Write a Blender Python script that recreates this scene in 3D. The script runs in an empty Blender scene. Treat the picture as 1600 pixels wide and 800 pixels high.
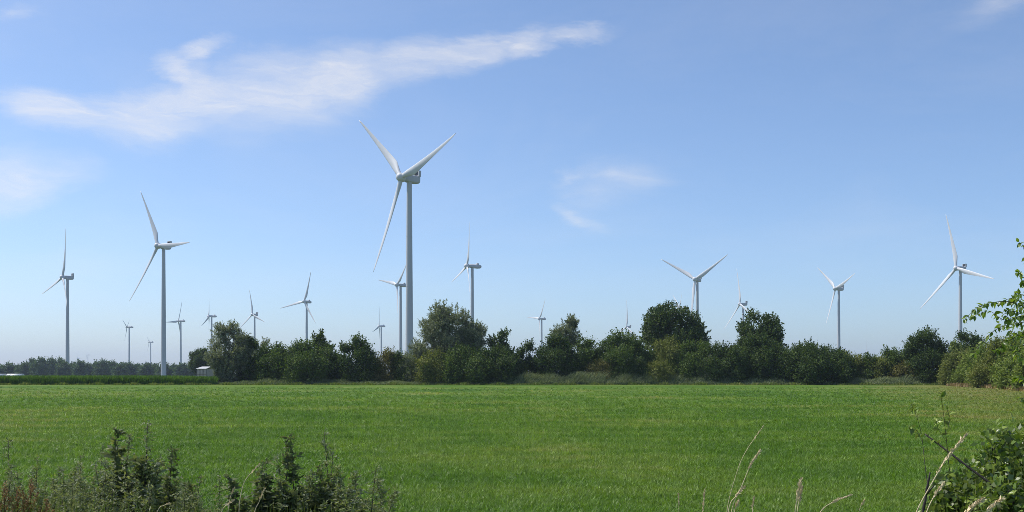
import bpy, math, random
import numpy as np
from mathutils import Vector, Matrix, Euler

R = math.radians
sc = bpy.context.scene
col = sc.collection

# ------------------------------------------------------------------ camera
F = 1700.0          # focal length in pixels of the 1600 wide photograph
HZ = 583.0          # row of the horizon
CZ = 2.6            # height of the lens above the field
cam_d = bpy.data.cameras.new('camera')
cam = bpy.data.objects.new('camera', cam_d)
col.objects.link(cam)
cam.location = (0, 0, CZ)
cam.rotation_euler = (R(90), 0, 0)
cam_d.sensor_width = 36.0
cam_d.lens = 36.0 * F / 1600.0
cam_d.shift_y = (HZ - 400.0) / 1600.0
cam_d.clip_start = 0.1
cam_d.clip_end = 60000
sc.camera = cam

# ------------------------------------------------------------------ light
SUN_AZ = -70.0      # degrees from the view direction, negative = left
SUN_EL = 56.0
sun_dir = Vector((math.sin(R(SUN_AZ)) * math.cos(R(SUN_EL)), math.cos(R(SUN_AZ)) * math.cos(R(SUN_EL)), math.sin(R(SUN_EL))))
sd = bpy.data.lights.new('sun', 'SUN')
sd.energy = 4.2
sd.angle = R(0.53)
sd.color = (1.0, 0.95, 0.87)
sun = bpy.data.objects.new('sun', sd)
sun.rotation_euler = sun_dir.to_track_quat('Z', 'Y').to_euler()
col.objects.link(sun)

sc.view_settings.view_transform = 'Standard'
sc.view_settings.look = 'None'
sc.view_settings.exposure = 0.14
sc.view_settings.gamma = 1.0
sc.view_settings.use_curve_mapping = False
sc.render.engine = 'CYCLES'
cy = sc.cycles
cy.use_denoising = True
cy.denoiser = 'OPENIMAGEDENOISE'
cy.denoising_prefilter = 'NONE'
cy.denoising_input_passes = 'RGB_ALBEDO_NORMAL'
cy.filter_width = 0.8
cy.max_bounces = 6
cy.diffuse_bounces = 3
cy.glossy_bounces = 2
cy.transmission_bounces = 3
cy.volume_bounces = 1
cy.transparent_max_bounces = 4
cy.sample_clamp_indirect = 4.0


class NT:
    """small helper for node trees"""
    def __init__(self, tree):
        self.t = tree
        self.n = tree.nodes
        self.l = tree.links

    def add(self, typ, **kw):
        n = self.n.new(typ)
        for k, v in kw.items():
            setattr(n, k, v)
        return n

    def put(self, sock, v):
        if isinstance(v, bpy.types.NodeSocket):
            self.l.new(v, sock)
        elif isinstance(v, (int, float)) and hasattr(sock.default_value, '__len__'):
            sock.default_value = [v] * len(sock.default_value)
        else:
            sock.default_value = v

    def math(self, op, a, b=0.0, c=0.0, clamp=False):
        n = self.add('ShaderNodeMath', operation=op, use_clamp=clamp)
        self.put(n.inputs[0], a)
        self.put(n.inputs[1], b)
        self.put(n.inputs[2], c)
        return n.outputs[0]

    def vmath(self, op, a, b=(0, 0, 0)):
        n = self.add('ShaderNodeVectorMath', operation=op)
        self.put(n.inputs[0], a)
        self.put(n.inputs[1], b)
        return n.outputs[0]

    def noise(self, vec, scale, detail=3.0, rough=0.5, dist=0.0, color=False):
        n = self.add('ShaderNodeTexNoise')
        if vec is not None:
            self.l.new(vec, n.inputs['Vector'])
        n.inputs['Scale'].default_value = scale
        n.inputs['Detail'].default_value = detail
        n.inputs['Roughness'].default_value = rough
        n.inputs['Distortion'].default_value = dist
        return n.outputs['Color' if color else 'Fac']

    def mapr(self, v, a, b, c=0.0, d=1.0, smooth=False):
        n = self.add('ShaderNodeMapRange')
        if smooth:
            n.interpolation_type = 'SMOOTHSTEP'
        self.put(n.inputs[0], v)
        for i, x in enumerate((a, b, c, d)):
            n.inputs[i + 1].default_value = x
        return n.outputs[0]

    def mix(self, f, a, b, blend='MIX'):
        n = self.add('ShaderNodeMix', data_type='RGBA', blend_type=blend)
        self.put(n.inputs[0], f)
        self.put(n.inputs[6], a if isinstance(a, bpy.types.NodeSocket) else (*a, 1) if len(a) == 3 else a)
        self.put(n.inputs[7], b if isinstance(b, bpy.types.NodeSocket) else (*b, 1) if len(b) == 3 else b)
        return n.outputs[2]

    def ramp(self, f, stops):
        n = self.add('ShaderNodeValToRGB')
        e = n.color_ramp.elements
        while len(e) > 1:
            e.remove(e[-1])
        e[0].position = stops[0][0]
        e[0].color = (*stops[0][1], 1)
        for p, c in stops[1:]:
            x = e.new(p)
            x.color = (*c, 1)
        self.put(n.inputs[0], f)
        return n.outputs[0]


# ------------------------------------------------------------------ sky and cirrus
world = bpy.data.worlds.new('World')
sc.world = world
world.use_nodes = True
w = NT(world.node_tree)
w.n.clear()
out = w.add('ShaderNodeOutputWorld')
bg = w.add('ShaderNodeBackground')
sky = w.add('ShaderNodeTexSky', sky_type='NISHITA')
sky.sun_disc = False
sky.sun_elevation = R(SUN_EL)
sky.sun_rotation = R(SUN_AZ)
sky.altitude = 0
sky.air_density = 0.72
sky.dust_density = 1.1
sky.ozone_density = 4.0
SKY_STR = 0.150
bg.inputs['Strength'].default_value = SKY_STR
tc = w.add('ShaderNodeTexCoord')
sep = w.add('ShaderNodeSeparateXYZ')
w.l.new(tc.outputs['Generated'], sep.inputs[0])
az = w.math('ARCTAN2', sep.outputs[0], sep.outputs[1])
el = w.math('ARCSINE', sep.outputs[2])
comb = w.add('ShaderNodeCombineXYZ')
w.l.new(az, comb.inputs[0])
w.l.new(el, comb.inputs[1])
ang = comb.outputs[0]
# wind-drawn warp of the coordinates, so that the clouds get feathered edges
wm = w.add('ShaderNodeMapping')
wm.inputs['Rotation'].default_value = (0, 0, R(-14))
wm.inputs['Scale'].default_value = (1.0, 2.6, 1.0)
w.l.new(ang, wm.inputs['Vector'])
w1 = w.noise(wm.outputs[0], 9.0, 6.0, 0.62, 0.3, color=True)
w1 = w.vmath('SUBTRACT', w1, (0.5, 0.5, 0.5))
w1 = w.vmath('MULTIPLY', w1, (0.10, 0.042, 0.0))
wang = w.vmath('ADD', ang, w1)
fib = w.add('ShaderNodeMapping')
fib.inputs['Rotation'].default_value = (0, 0, R(-16))
fib.inputs['Scale'].default_value = (5.0, 26.0, 1.0)
w.l.new(wang, fib.inputs['Vector'])
fibre = w.noise(fib.outputs[0], 2.2, 7.0, 0.62, 0.6)


def px_angles(px, py):
    u = (px - 800) / F
    v = (HZ - py) / F
    return math.atan(u), math.atan(v / math.sqrt(1 + u * u))


# cirrus strokes: (x0, y0, x1, y1, half thickness, strength)
STROKES = [
    (10, 168, 190, 188, 30, .95), (110, 192, 330, 172, 38, .95), (255, 178, 430, 135, 40, 1.0), (330, 150, 520, 122, 52, 1.0),
    (440, 140, 620, 108, 46, 1.0), (560, 118, 740, 82, 36, .9), (640, 96, 800, 68, 24, .9), (740, 78, 880, 56, 21, .85),
    (840, 62, 960, 44, 15, .7), (236, 96, 322, 150, 24, .85), (285, 120, 360, 165, 34, .85), (246, 98, 380, 68, 15, .75), (480, 78, 580, 98, 16, .5),
    (90, 205, 300, 215, 26, .45), (300, 190, 560, 160, 46, .5), (-60, 300, 95, 268, 40, .78), (-20, 275, 170, 262, 26, .5), (-60, 330, 80, 300, 30, .45),
    (845, 284, 960, 262, 18, .40), (900, 274, 1030, 268, 32, .44), (870, 310, 965, 354, 15, .42), (870, 294, 1000, 305, 34, .34),
    (1480, 28, 1640, -10, 30, .42), (-30, 34, 90, 14, 14, .36), (-60, 420, 330, 400, 50, .22), (150, 450, 700, 420, 60, .16),
]
# the same kind of cloud elsewhere round the sky
rs = random.Random(5)
for k in range(9):
    a0 = 700 + k * 190
    STROKES.append(None)
mask = None
for k, s in enumerate(STROKES):
    if s is None:
        a = 0.75 + (k - 25) * 0.56 + rs.uniform(-.1, .1)
        e = rs.uniform(.12, .5)
        ln, th, rot, st = rs.uniform(.12, .24), rs.uniform(.015, .03), rs.uniform(.05, .3), rs.uniform(.5, .8)
        if a > math.pi:
            a -= 2 * math.pi
    else:
        (ax0, ay0), (ax1, ay1) = px_angles(s[0], s[1]), px_angles(s[2], s[3])
        a, e = (ax0 + ax1) / 2, (ay0 + ay1) / 2
        ln = math.hypot(ax1 - ax0, ay1 - ay0) * .5 + s[4] / F * .6
        th = s[4] / F
        rot = math.atan2(ay1 - ay0, ax1 - ax0)
        st = s[5]
    mp = w.add('ShaderNodeMapping', vector_type='TEXTURE')
    mp.inputs['Location'].default_value = (a, e, 0)
    mp.inputs['Rotation'].default_value = (0, 0, rot)
    mp.inputs['Scale'].default_value = (ln * 1.15, th * 1.35, 1)
    w.l.new(wang, mp.inputs['Vector'])
    gr = w.add('ShaderNodeTexGradient', gradient_type='SPHERICAL')
    w.l.new(mp.outputs[0], gr.inputs[0])
    g = w.math('MULTIPLY', gr.outputs['Fac'], st)
    if mask is None:
        mask = g
    else:
        mask = w.math('SMOOTH_MAX', mask, g, 0.12)
fib2 = w.add('ShaderNodeMapping')
fib2.inputs['Rotation'].default_value = (0, 0, R(-24))
fib2.inputs['Scale'].default_value = (9.0, 60.0, 1.0)
w.l.new(wang, fib2.inputs['Vector'])
fine_f = w.noise(fib2.outputs[0], 2.0, 6.0, 0.7, 1.2)
tex = w.math('MULTIPLY', w.mapr(fibre, 0.28, 0.66, 0.48, 1.0), w.mapr(fine_f, 0.3, 0.65, 0.72, 1.0))
dens = w.math('MULTIPLY', w.mapr(mask, 0.0, 0.75, 0, 1, smooth=True), tex)
veil = w.mapr(w.noise(wm.outputs[0], 3.0, 5.0, 0.6, 0.5), 0.45, 0.85, 0.0, 0.14)
dens = w.math('ADD', w.math('MULTIPLY', dens, 0.62), w.math('MULTIPLY', veil, w.mapr(el, 0.0, 0.9, 1.0, 0.3)), clamp=True)
dens = w.math('MULTIPLY', dens, w.mapr(sep.outputs[2], -0.01, 0.02, 0, 1))
cloud_col = (6.0, 5.75, 5.5)
skyb = w.mix(1.0, sky.outputs[0], (0.965, 1.02, 1.05), 'MULTIPLY')   # the photograph's cool white balance
skyc = w.mix(dens, skyb, cloud_col)
w.l.new(skyc, bg.inputs['Color'])
w.l.new(bg.outputs[0], out.inputs['Surface'])
world.cycles.sampling_method = 'MANUAL'
world.cycles.sample_map_resolution = 512


# ------------------------------------------------------------------ object helpers
def tag(o, label=None, cat=None, group=None, kind=None):
    if label:
        o['label'] = label
    if cat:
        o['category'] = cat
    if group:
        o['group'] = group
    if kind:
        o['kind'] = kind
    return o


def empty(name, loc=(0, 0, 0), rz=0.0):
    o = bpy.data.objects.new(name, None)
    o.empty_display_size = 0.3
    o.location = loc
    o.rotation_euler = (0, 0, rz)
    col.objects.link(o)
    return o


def link(name, mesh, parent=None, loc=(0, 0, 0), rot=(0, 0, 0), scale=(1, 1, 1)):
    o = bpy.data.objects.new(name, mesh)
    o.location = loc
    o.rotation_euler = rot
    o.scale = scale
    o.parent = parent
    col.objects.link(o)
    return o


def copy_tree(o, parent=None):
    c = o.copy()
    col.objects.link(c)
    if parent is not None:
        c.parent = parent
    for ch in list(o.children):
        copy_tree(ch, c)
    return c


def quads_mesh(name, verts, nper, mat, tint=None, faces=None):
    """verts (n*nper,3) - n faces of nper corners each, or faces given as an (m,k) array"""
    verts = np.asarray(verts, np.float32).reshape(-1, 3)
    if faces is None:
        faces = np.arange(len(verts), dtype=np.int32).reshape(-1, nper)
    faces = np.asarray(faces, np.int32)
    m, k = faces.shape
    me = bpy.data.meshes.new(name)
    me.vertices.add(len(verts))
    me.vertices.foreach_set('co', verts.ravel())
    me.loops.add(m * k)
    me.loops.foreach_set('vertex_index', faces.ravel())
    me.polygons.add(m)
    me.polygons.foreach_set('loop_start', np.arange(0, m * k, k, dtype=np.int32))
    me.polygons.foreach_set('loop_total', np.full(m, k, np.int32))
    if tint is not None:
        at = me.attributes.new('tint', 'FLOAT', 'POINT')
        at.data.foreach_set('value', np.asarray(tint, np.float32).ravel())
    me.materials.append(mat)
    me.update(calc_edges=True)
    return me


class MB:
    """collects boxes, tubes and lathes into one mesh"""
    def __init__(self):
        self.v = []
        self.f = []
        self.smooth = []

    def box(self, x0, x1, y0, y1, z0, z1):
        b = len(self.v)
        self.v += [(x0, y0, z0), (x1, y0, z0), (x1, y1, z0), (x0, y1, z0), (x0, y0, z1), (x1, y0, z1), (x1, y1, z1), (x0, y1, z1)]
        for q in ((0, 3, 2, 1), (4, 5, 6, 7), (0, 1, 5, 4), (1, 2, 6, 5), (2, 3, 7, 6), (3, 0, 4, 7)):
            self.f.append([b + i for i in q])
            self.smooth.append(False)

    def rings(self, rings, cap=True, smooth=True):
        b = len(self.v)
        n = len(rings[0])
        for r in rings:
            self.v += [tuple(p) for p in r]
        for i in range(len(rings) - 1):
            for j in range(n):
                a = b + i * n + j
                c = b + i * n + (j + 1) % n
                self.f.append([a, c, c + n, a + n])
                self.smooth.append(smooth)
        if cap:
            self.f.append([b + j for j in range(n)][::-1])
            self.f.append([b + (len(rings) - 1) * n + j for j in range(n)])
            self.smooth += [False, False]

    def tube(self, pts, radii, n=6):
        pts = [Vector(p) for p in pts]
        rings = []
        up = Vector((0.13, 0.31, 0.94))
        for i, p in enumerate(pts):
            d = (pts[min(i + 1, len(pts) - 1)] - pts[max(i - 1, 0)])
            if d.length < 1e-9:
                d = Vector((0, 0, 1))
            d.normalize()
            a = d.cross(up)
            if a.length < 1e-3:
                a = d.cross(Vector((1, 0, 0)))
            a.normalize()
            c = d.cross(a)
            rings.append([p + (a * math.cos(2 * math.pi * j / n) + c * math.sin(2 * math.pi * j / n)) * radii[i] for j in range(n)])
        self.rings(rings)

    def mesh(self, name, mat):
        me = bpy.data.meshes.new(name)
        me.from_pydata([tuple(v) for v in self.v], [], self.f)
        me.polygons.foreach_set('use_smooth', self.smooth)
        me.materials.append(mat)
        me.update()
        return me


def bez(p, n=12):
    """Catmull-Rom through points"""
    p = [Vector(q) for q in p]
    q = [p[0] * 2 - p[1]] + p + [p[-1] * 2 - p[-2]]
    o = []
    for i in range(1, len(q) - 2):
        for k in range(n):
            t = k / n
            a, b, c, d = q[i - 1], q[i], q[i + 1], q[i + 2]
            o.append(.5 * ((2 * b) + (c - a) * t + (2 * a - 5 * b + 4 * c - d) * t * t + (3 * b - a - 3 * c + d) * t ** 3))
    o.append(p[-1])
    return o


def at(px, py, d):
    return Vector(((px - 800) / F * d, d, CZ + (HZ - py) / F * d))


def smooth01(t):
    t = np.clip(t, 0, 1)
    return t * t * (3 - 2 * t)


def ground_z(x, y):
    return 1.0 * (1 - smooth01((np.asarray(y, float) - 6.0) / 9.0))


# ------------------------------------------------------------------ materials
def new_mat(name):
    m = bpy.data.materials.new(name)
    m.use_nodes = True
    t = NT(m.node_tree)
    t.n.clear()
    o = t.add('ShaderNodeOutputMaterial')
    return m, t, o


def leaf_mat(name, dark, mid, light, trans=0.28, rough=0.6, spec=0.18, under=None, big=0.35, bigscale=0.25, gloss_noise=True):
    """foliage: colour runs dark > mid > light along the leaf's own tint, with slow drift over the crown"""
    m, t, o = new_mat(name)
    a = t.add('ShaderNodeAttribute', attribute_name='tint')
    g = t.add('ShaderNodeNewGeometry')
    isl = t.math('MULTIPLY', t.math('SUBTRACT', g.outputs['Random Per Island'], 0.5), 0.45)
    tcn = t.add('ShaderNodeTexCoord')
    drift = t.math('MULTIPLY', t.math('SUBTRACT', t.noise(g.outputs['Position'], bigscale, 2.0), 0.5), big * 2)
    f = t.math('ADD', t.math('ADD', a.outputs['Fac'], isl), drift, clamp=True)
    c = t.ramp(f, [(0.0, dark), (0.5, mid), (1.0, light)])
    if under is not None:
        c = t.mix(t.math('MULTIPLY', g.outputs['Backfacing'], 0.7), c, under)
    p = t.add('ShaderNodeBsdfPrincipled')
    t.l.new(c, p.inputs['Base Color'])
    p.inputs['Roughness'].default_value = rough
    p.inputs['Specular IOR Level'].default_value = spec
    tr = t.add('ShaderNodeBsdfTranslucent')
    tcol = t.mix(1.0, c, (1.25, 1.3, 0.55), 'MULTIPLY')
    t.l.new(tcol, tr.inputs['Color'])
    mx = t.add('ShaderNodeMixShader')
    mx.inputs[0].default_value = trans
    t.l.new(p.outputs[0], mx.inputs[1])
    t.l.new(tr.outputs[0], mx.inputs[2])
    t.l.new(mx.outputs[0], o.inputs['Surface'])
    return m


def plain_mat(name, colr, rough=0.6, spec=0.4, var=0.15, scale=8.0, stretch=(1, 1, 1), bump=0.0):
    m, t, o = new_mat(name)
    tcn = t.add('ShaderNodeTexCoord')
    mp = t.add('ShaderNodeMapping')
    mp.inputs['Scale'].default_value = stretch
    t.l.new(tcn.outputs['Object'], mp.inputs['Vector'])
    n = t.noise(mp.outputs[0], scale, 5.0, 0.6)
    c = t.mix(t.mapr(n, 0.3, 0.7), tuple(x * (1 - var) for x in colr), tuple(min(1, x * (1 + var)) for x in colr))
    p = t.add('ShaderNodeBsdfPrincipled')
    t.l.new(c, p.inputs['Base Color'])
    p.inputs['Roughness'].default_value = rough
    p.inputs['Specular IOR Level'].default_value = spec
    if bump:
        b = t.add('ShaderNodeBump')
        b.inputs['Strength'].default_value = bump
        b.inputs['Distance'].default_value = 0.02
        t.l.new(n, b.inputs['Height'])
        t.l.new(b.outputs[0], p.inputs['Normal'])
    t.l.new(p.outputs[0], o.inputs['Surface'])
    return m


M = {}
M['turbine'] = plain_mat('turbine_paint', (0.52, 0.53, 0.55), 0.55, 0.35, 0.05, 0.25, (1, 1, 0.15))
M['blade'] = plain_mat('blade_gelcoat', (0.64, 0.65, 0.67), 0.45, 0.4, 0.04, 0.3, (1, 1, 0.2))
M['cooler'] = plain_mat('cooler_grille', (0.05, 0.055, 0.06), 0.5, 0.4, 0.2, 2)
M['bark'] = plain_mat('bark', (0.085, 0.07, 0.055), 0.9, 0.2, 0.35, 6, (1, 1, .25), 0.4)
M['paint_pole'] = plain_mat('mast_steel', (0.40, 0.40, 0.42), 0.5, 0.5, 0.1, 3)
M['wood_grey'] = plain_mat('weathered_boards', (0.46, 0.42, 0.36), 0.8, 0.3, 0.25, 5, (3, 3, .4), 0.3)
M['post'] = plain_mat('dark_timber', (0.07, 0.06, 0.05), 0.8, 0.3, 0.25, 5)
M['roof_sheet'] = plain_mat('pale_roof_sheet', (0.46, 0.46, 0.45), 0.5, 0.4, 0.12, 3)
M['tunnel'] = plain_mat('white_plastic_film', (0.60, 0.62, 0.62), 0.5, 0.5, 0.06, 1)

M['shrub'] = leaf_mat('leaf_shrub', (0.046, 0.080, 0.024), (0.086, 0.136, 0.033), (0.166, 0.217, 0.050))
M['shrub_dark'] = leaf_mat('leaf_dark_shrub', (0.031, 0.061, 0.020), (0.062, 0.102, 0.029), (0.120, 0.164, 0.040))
M['willow'] = leaf_mat('leaf_willow', (0.085, 0.105, 0.056), (0.150, 0.176, 0.102), (0.260, 0.285, 0.185), trans=0.25, under=(0.33, 0.35, 0.28))
M['poplar'] = leaf_mat('leaf_poplar', (0.036, 0.065, 0.021), (0.069, 0.111, 0.032), (0.140, 0.176, 0.049), rough=0.5, spec=0.25)
M['olive'] = leaf_mat('leaf_olive_shrub', (0.091, 0.119, 0.033), (0.166, 0.195, 0.050), (0.289, 0.288, 0.077))
M['brownish'] = leaf_mat('leaf_brownish_shrub', (0.086, 0.095, 0.033), (0.151, 0.151, 0.046), (0.264, 0.217, 0.071))
M['hedge'] = leaf_mat('leaf_hedge', (0.090, 0.134, 0.031), (0.167, 0.222, 0.048), (0.293, 0.342, 0.077))
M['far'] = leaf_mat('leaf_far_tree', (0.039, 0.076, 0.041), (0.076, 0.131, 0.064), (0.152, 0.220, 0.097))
M['reed'] = leaf_mat('leaf_reed', (0.103, 0.135, 0.069), (0.181, 0.225, 0.113), (0.337, 0.363, 0.204), trans=0.3)
M['crop'] = leaf_mat('leaf_tall_crop', (0.046, 0.096, 0.017), (0.093, 0.178, 0.027), (0.187, 0.291, 0.051), trans=0.35)
M['mugwort'] = leaf_mat('leaf_mugwort', (0.085, 0.122, 0.047), (0.164, 0.209, 0.077), (0.324, 0.353, 0.144), trans=0.32, under=(0.30, 0.32, 0.24), big=.2, bigscale=3)
M['mugwort_dark'] = leaf_mat('leaf_dark_mugwort', (0.062, 0.092, 0.035), (0.120, 0.157, 0.059), (0.238, 0.267, 0.112), trans=0.32, under=(0.13, 0.15, 0.10), big=.2, bigscale=3)
M['mugwort_stem'] = plain_mat('mugwort_stem', (0.06, 0.055, 0.035), 0.7, 0.3, 0.3, 20)
M['rust'] = leaf_mat('rust_seed', (0.122, 0.065, 0.031), (0.253, 0.135, 0.062), (0.393, 0.269, 0.136), trans=0.2, big=.2, bigscale=4)
M['straw'] = plain_mat('dry_straw', (0.68, 0.55, 0.34), 0.7, 0.3, 0.25, 30)
M['drygrass'] = leaf_mat('dry_grass', (0.16, 0.11, 0.05), (0.28, 0.20, 0.10), (0.40, 0.31, 0.17), trans=0.25)
M['bramble'] = leaf_mat('leaf_bramble', (0.067, 0.120, 0.017), (0.141, 0.214, 0.029), (0.296, 0.378, 0.060), trans=0.35, rough=0.36, spec=0.5, under=(0.13, 0.16, 0.08), big=.25, bigscale=3)
M['branch_leaf'] = leaf_mat('leaf_overhanging_branch', (0.056, 0.098, 0.013), (0.112, 0.182, 0.023), (0.239, 0.318, 0.050), trans=0.45, rough=0.36, spec=0.5, big=.25, bigscale=3)
M['bank_grass'] = leaf_mat('bank_grass', (0.05, 0.085, 0.015), (0.10, 0.15, 0.03), (0.30, 0.29, 0.12), trans=0.35, big=.2, bigscale=2)
M['margin'] = leaf_mat('margin_grass', (0.07, 0.12, 0.02), (0.13, 0.18, 0.035), (0.26, 0.25, 0.09), trans=0.35, big=.3, bigscale=.1)
M['cane'] = plain_mat('dark_cane', (0.035, 0.026, 0.022), 0.6, 0.4, 0.3, 30)

# field colours: shared by the soil-level sheet and by the grass blades
def field_colour(t, pos):
    n1 = t.noise(pos, 0.05, 3.0, 0.55)
    n2 = t.noise(pos, 0.22, 4.0, 0.6)
    n3 = t.noise(pos, 0.018, 2.0, 0.5)
    sp = t.add('ShaderNodeSeparateXYZ')
    t.l.new(pos, sp.inputs[0])
    # drilling streaks run almost across the view
    st = t.add('ShaderNodeMapping')
    st.inputs['Rotation'].default_value = (0, 0, R(6))
    st.inputs['Scale'].default_value = (0.012, 0.30, 1.0)
    t.l.new(pos, st.inputs['Vector'])
    n4 = t.noise(st.outputs[0], 1.0, 3.0, 0.6)
    f = t.math('ADD', t.math('MULTIPLY', n1, 0.40), t.math('ADD', t.math('MULTIPLY', n2, 0.25), t.math('ADD', t.math('MULTIPLY', n3, 0.15), t.math('MULTIPLY', n4, 0.20))))
    c = t.ramp(t.mapr(f, 0.40, 0.60), [(0.0, (0.060, 0.135, 0.016)), (0.4, (0.096, 0.182, 0.020)), (0.7, (0.138, 0.215, 0.032)), (1.0, (0.225, 0.250, 0.070))])
    # parched headland along the hedge on the right
    dl = t.math('SUBTRACT', t.math('SUBTRACT', sp.outputs[0], t.math('MULTIPLY', sp.outputs[1], 0.25)), 36.5)
    dry = t.mapr(t.math('ADD', dl, t.math('MULTIPLY', t.math('SUBTRACT', n1, 0.5), 45.0)), -32.0, -4.0, 0.0, 0.85, smooth=True)
    c = t.mix(t.math('MULTIPLY', dry, t.mapr(n2, 0.35, 0.6, 0.35, 1.0)), c, (0.215, 0.190, 0.062))
    # thin yellow patches where the crop stands thin
    thin = t.mapr(t.noise(pos, 0.09, 5.0, 0.65), 0.60, 0.74, 0.0, 0.6, smooth=True)
    c = t.mix(thin, c, (0.24, 0.24, 0.065))
    return c


def grass_mat(name, blades):
    m, t, o = new_mat(name)
    g = t.add('ShaderNodeNewGeometry')
    c = field_colour(t, g.outputs['Position'])
    if blades:
        ii = t.add('ShaderNodeObjectInfo')
        r = g.outputs['Random Per Island']
        r2 = ii.outputs['Random']
        k = t.math('ADD', t.math('MULTIPLY', r, 0.8), t.math('MULTIPLY', r2, 0.55))
        c = t.mix(1.0, c, t.ramp(t.math('MULTIPLY', k, 0.74), [(0, (0.35, 0.42, 0.4)), (0.45, (0.9, 0.92, 0.9)), (0.85, (1.5, 1.45, 1.5)), (1.0, (2.6, 2.3, 3.6))]), 'MULTIPLY')  # random blade tones; the whitish top end paints sparkle into the colour
    else:
        f = t.noise(g.outputs['Position'], 7.0, 4.0, 0.7)
        c = t.mix(1.0, c, t.ramp(f, [(0.3, (0.35, 0.4, 0.4)), (0.5, (0.8, 0.82, 0.8)), (0.7, (1.15, 1.15, 1.15))]), 'MULTIPLY')
        # outside the mown field: duller rough pasture
        sp = t.add('ShaderNodeSeparateXYZ')
        t.l.new(g.outputs['Position'], sp.inputs[0])
        farf = t.mapr(sp.outputs[1], 244, 260)
        c = t.mix(farf, c, (0.07, 0.095, 0.03))
    p = t.add('ShaderNodeBsdfPrincipled')
    t.l.new(c, p.inputs['Base Color'])
    p.inputs['Roughness'].default_value = 0.5 if blades else 0.9
    p.inputs['Specular IOR Level'].default_value = 0.3 if blades else 0.1
    if blades:
        tr = t.add('ShaderNodeBsdfTranslucent')
        t.l.new(t.mix(1.0, c, (1.2, 1.25, 0.6), 'MULTIPLY'), tr.inputs['Color'])
        mx = t.add('ShaderNodeMixShader')
        mx.inputs[0].default_value = 0.4
        t.l.new(p.outputs[0], mx.inputs[1])
        t.l.new(tr.outputs[0], mx.inputs[2])
        t.l.new(mx.outputs[0], o.inputs['Surface'])
    else:
        b = t.add('ShaderNodeBump')
        b.inputs['Strength'].default_value = 0.8
        b.inputs['Distance'].default_value = 0.15
        t.l.new(t.noise(g.outputs['Position'], 4.0, 5.0, 0.75), b.inputs['Height'])
        t.l.new(b.outputs[0], p.inputs['Normal'])
        t.l.new(p.outputs[0], o.inputs['Surface'])
    return m


M['field'] = grass_mat('field_sheet', False)
M['grass'] = grass_mat('field_grass_blade', True)

# ------------------------------------------------------------------ ground
GX = np.concatenate([[-8900, -4000, -1500, -600, -300], np.linspace(-150, 150, 61), [300, 600, 1500, 4000, 8900]])
GY = np.concatenate([[-8900, -3000, -800, -200, -50, -10], np.linspace(0, 40, 41), np.linspace(45, 300, 52), [400, 700, 1200, 2500, 5000, 8900]])
XX, YY = np.meshgrid(GX, GY)
ZZ = ground_z(XX, YY)
nx, ny = len(GX), len(GY)
ii, jj = np.meshgrid(np.arange(nx - 1), np.arange(ny - 1))
b0 = (jj * nx + ii).ravel()
me = quads_mesh('ground', np.stack([XX, YY, ZZ], -1), 4, M['field'], faces=np.stack([b0, b0 + 1, b0 + nx + 1, b0 + nx], -1))
tag(link('ground', me), kind='structure')

# ------------------------------------------------------------------ field grass (uncountable)
rng = np.random.default_rng(11)
tuft_col = bpy.data.collections.new('grass_tufts')
for k in range(5):
    V, Fc = [], []
    for b in range(11):
        a = rng.uniform(0, 2 * math.pi)
        r = abs(rng.normal(0, .07))
        x, y = r * math.cos(a), r * math.sin(a)
        hh = rng.uniform(.07, .16)
        wd = rng.uniform(.005, .0105)
        la = rng.uniform(0, 2 * math.pi)
        lean = rng.uniform(.02, .13)
        fx, fy = math.cos(la + 1.57) * wd, math.sin(la + 1.57) * wd
        lx, ly = math.cos(la) * lean, math.sin(la) * lean
        i0 = len(V)
        V += [(x - fx, y - fy, 0), (x + fx, y + fy, 0), (x + lx * .4 + fx, y + ly * .4 + fy, hh * .62), (x + lx * .4 - fx, y + ly * .4 - fy, hh * .62), (x + lx, y + ly, hh * rng.uniform(.85, 1.0))]
        Fc += [(i0, i0 + 1, i0 + 2, i0 + 3), (i0 + 3, i0 + 2, i0 + 4)]
    me = bpy.data.meshes.new('grass_tuft')
    me.from_pydata(V, [], Fc)
    me.materials.append(M['grass'])
    o = bpy.data.objects.new('grass_tuft', me)
    tuft_col.objects.link(o)

N = 150000
v = np.concatenate([rng.uniform(0, 1, N) ** 0.9 * 225 + 22])
d = CZ * F / v
u = rng.uniform(-1010, 1010, N) / F
gx, gy = u * d, d
keep = (gy < 236) & (gx < 100)
gx, gy = gx[keep], gy[keep]
me = bpy.data.meshes.new('field_grass')
me.vertices.add(len(gx))
me.vertices.foreach_set('co', np.stack([gx, gy, ground_z(gx, gy)], -1).astype(np.float32).ravel())
rot = np.stack([rng.normal(0, .1, len(gx)), rng.normal(0, .1, len(gx)), rng.uniform(0, 6.28, len(gx))], -1).astype(np.float32)
ar = me.attributes.new('rot', 'FLOAT_VECTOR', 'POINT')
ar.data.foreach_set('vector', rot.ravel())
sz = (rng.uniform(.75, 1.25, len(gx)) * (0.9 + np.clip(gy / 90, 0, 1.6))).astype(np.float32)
sv = np.stack([sz, sz, sz / (0.9 + np.clip(gy / 90, 0, 1.6)) * (1 + np.clip(gy / 300, 0, .5))], -1).astype(np.float32)
asc = me.attributes.new('scl', 'FLOAT_VECTOR', 'POINT')
asc.data.foreach_set('vector', sv.ravel())
ai = me.attributes.new('idx', 'INT', 'POINT')
ai.data.foreach_set('value', rng.integers(0, 5, len(gx)).astype(np.int32))
fg = tag(link('field_grass', me), 'short bright green grass covering the whole flat field', 'grass', kind='stuff')
ng = bpy.data.node_groups.new('scatter_grass', 'GeometryNodeTree')
ng.interface.new_socket('Geometry', in_out='INPUT', socket_type='NodeSocketGeometry')
ng.interface.new_socket('Geometry', in_out='OUTPUT', socket_type='NodeSocketGeometry')
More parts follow.
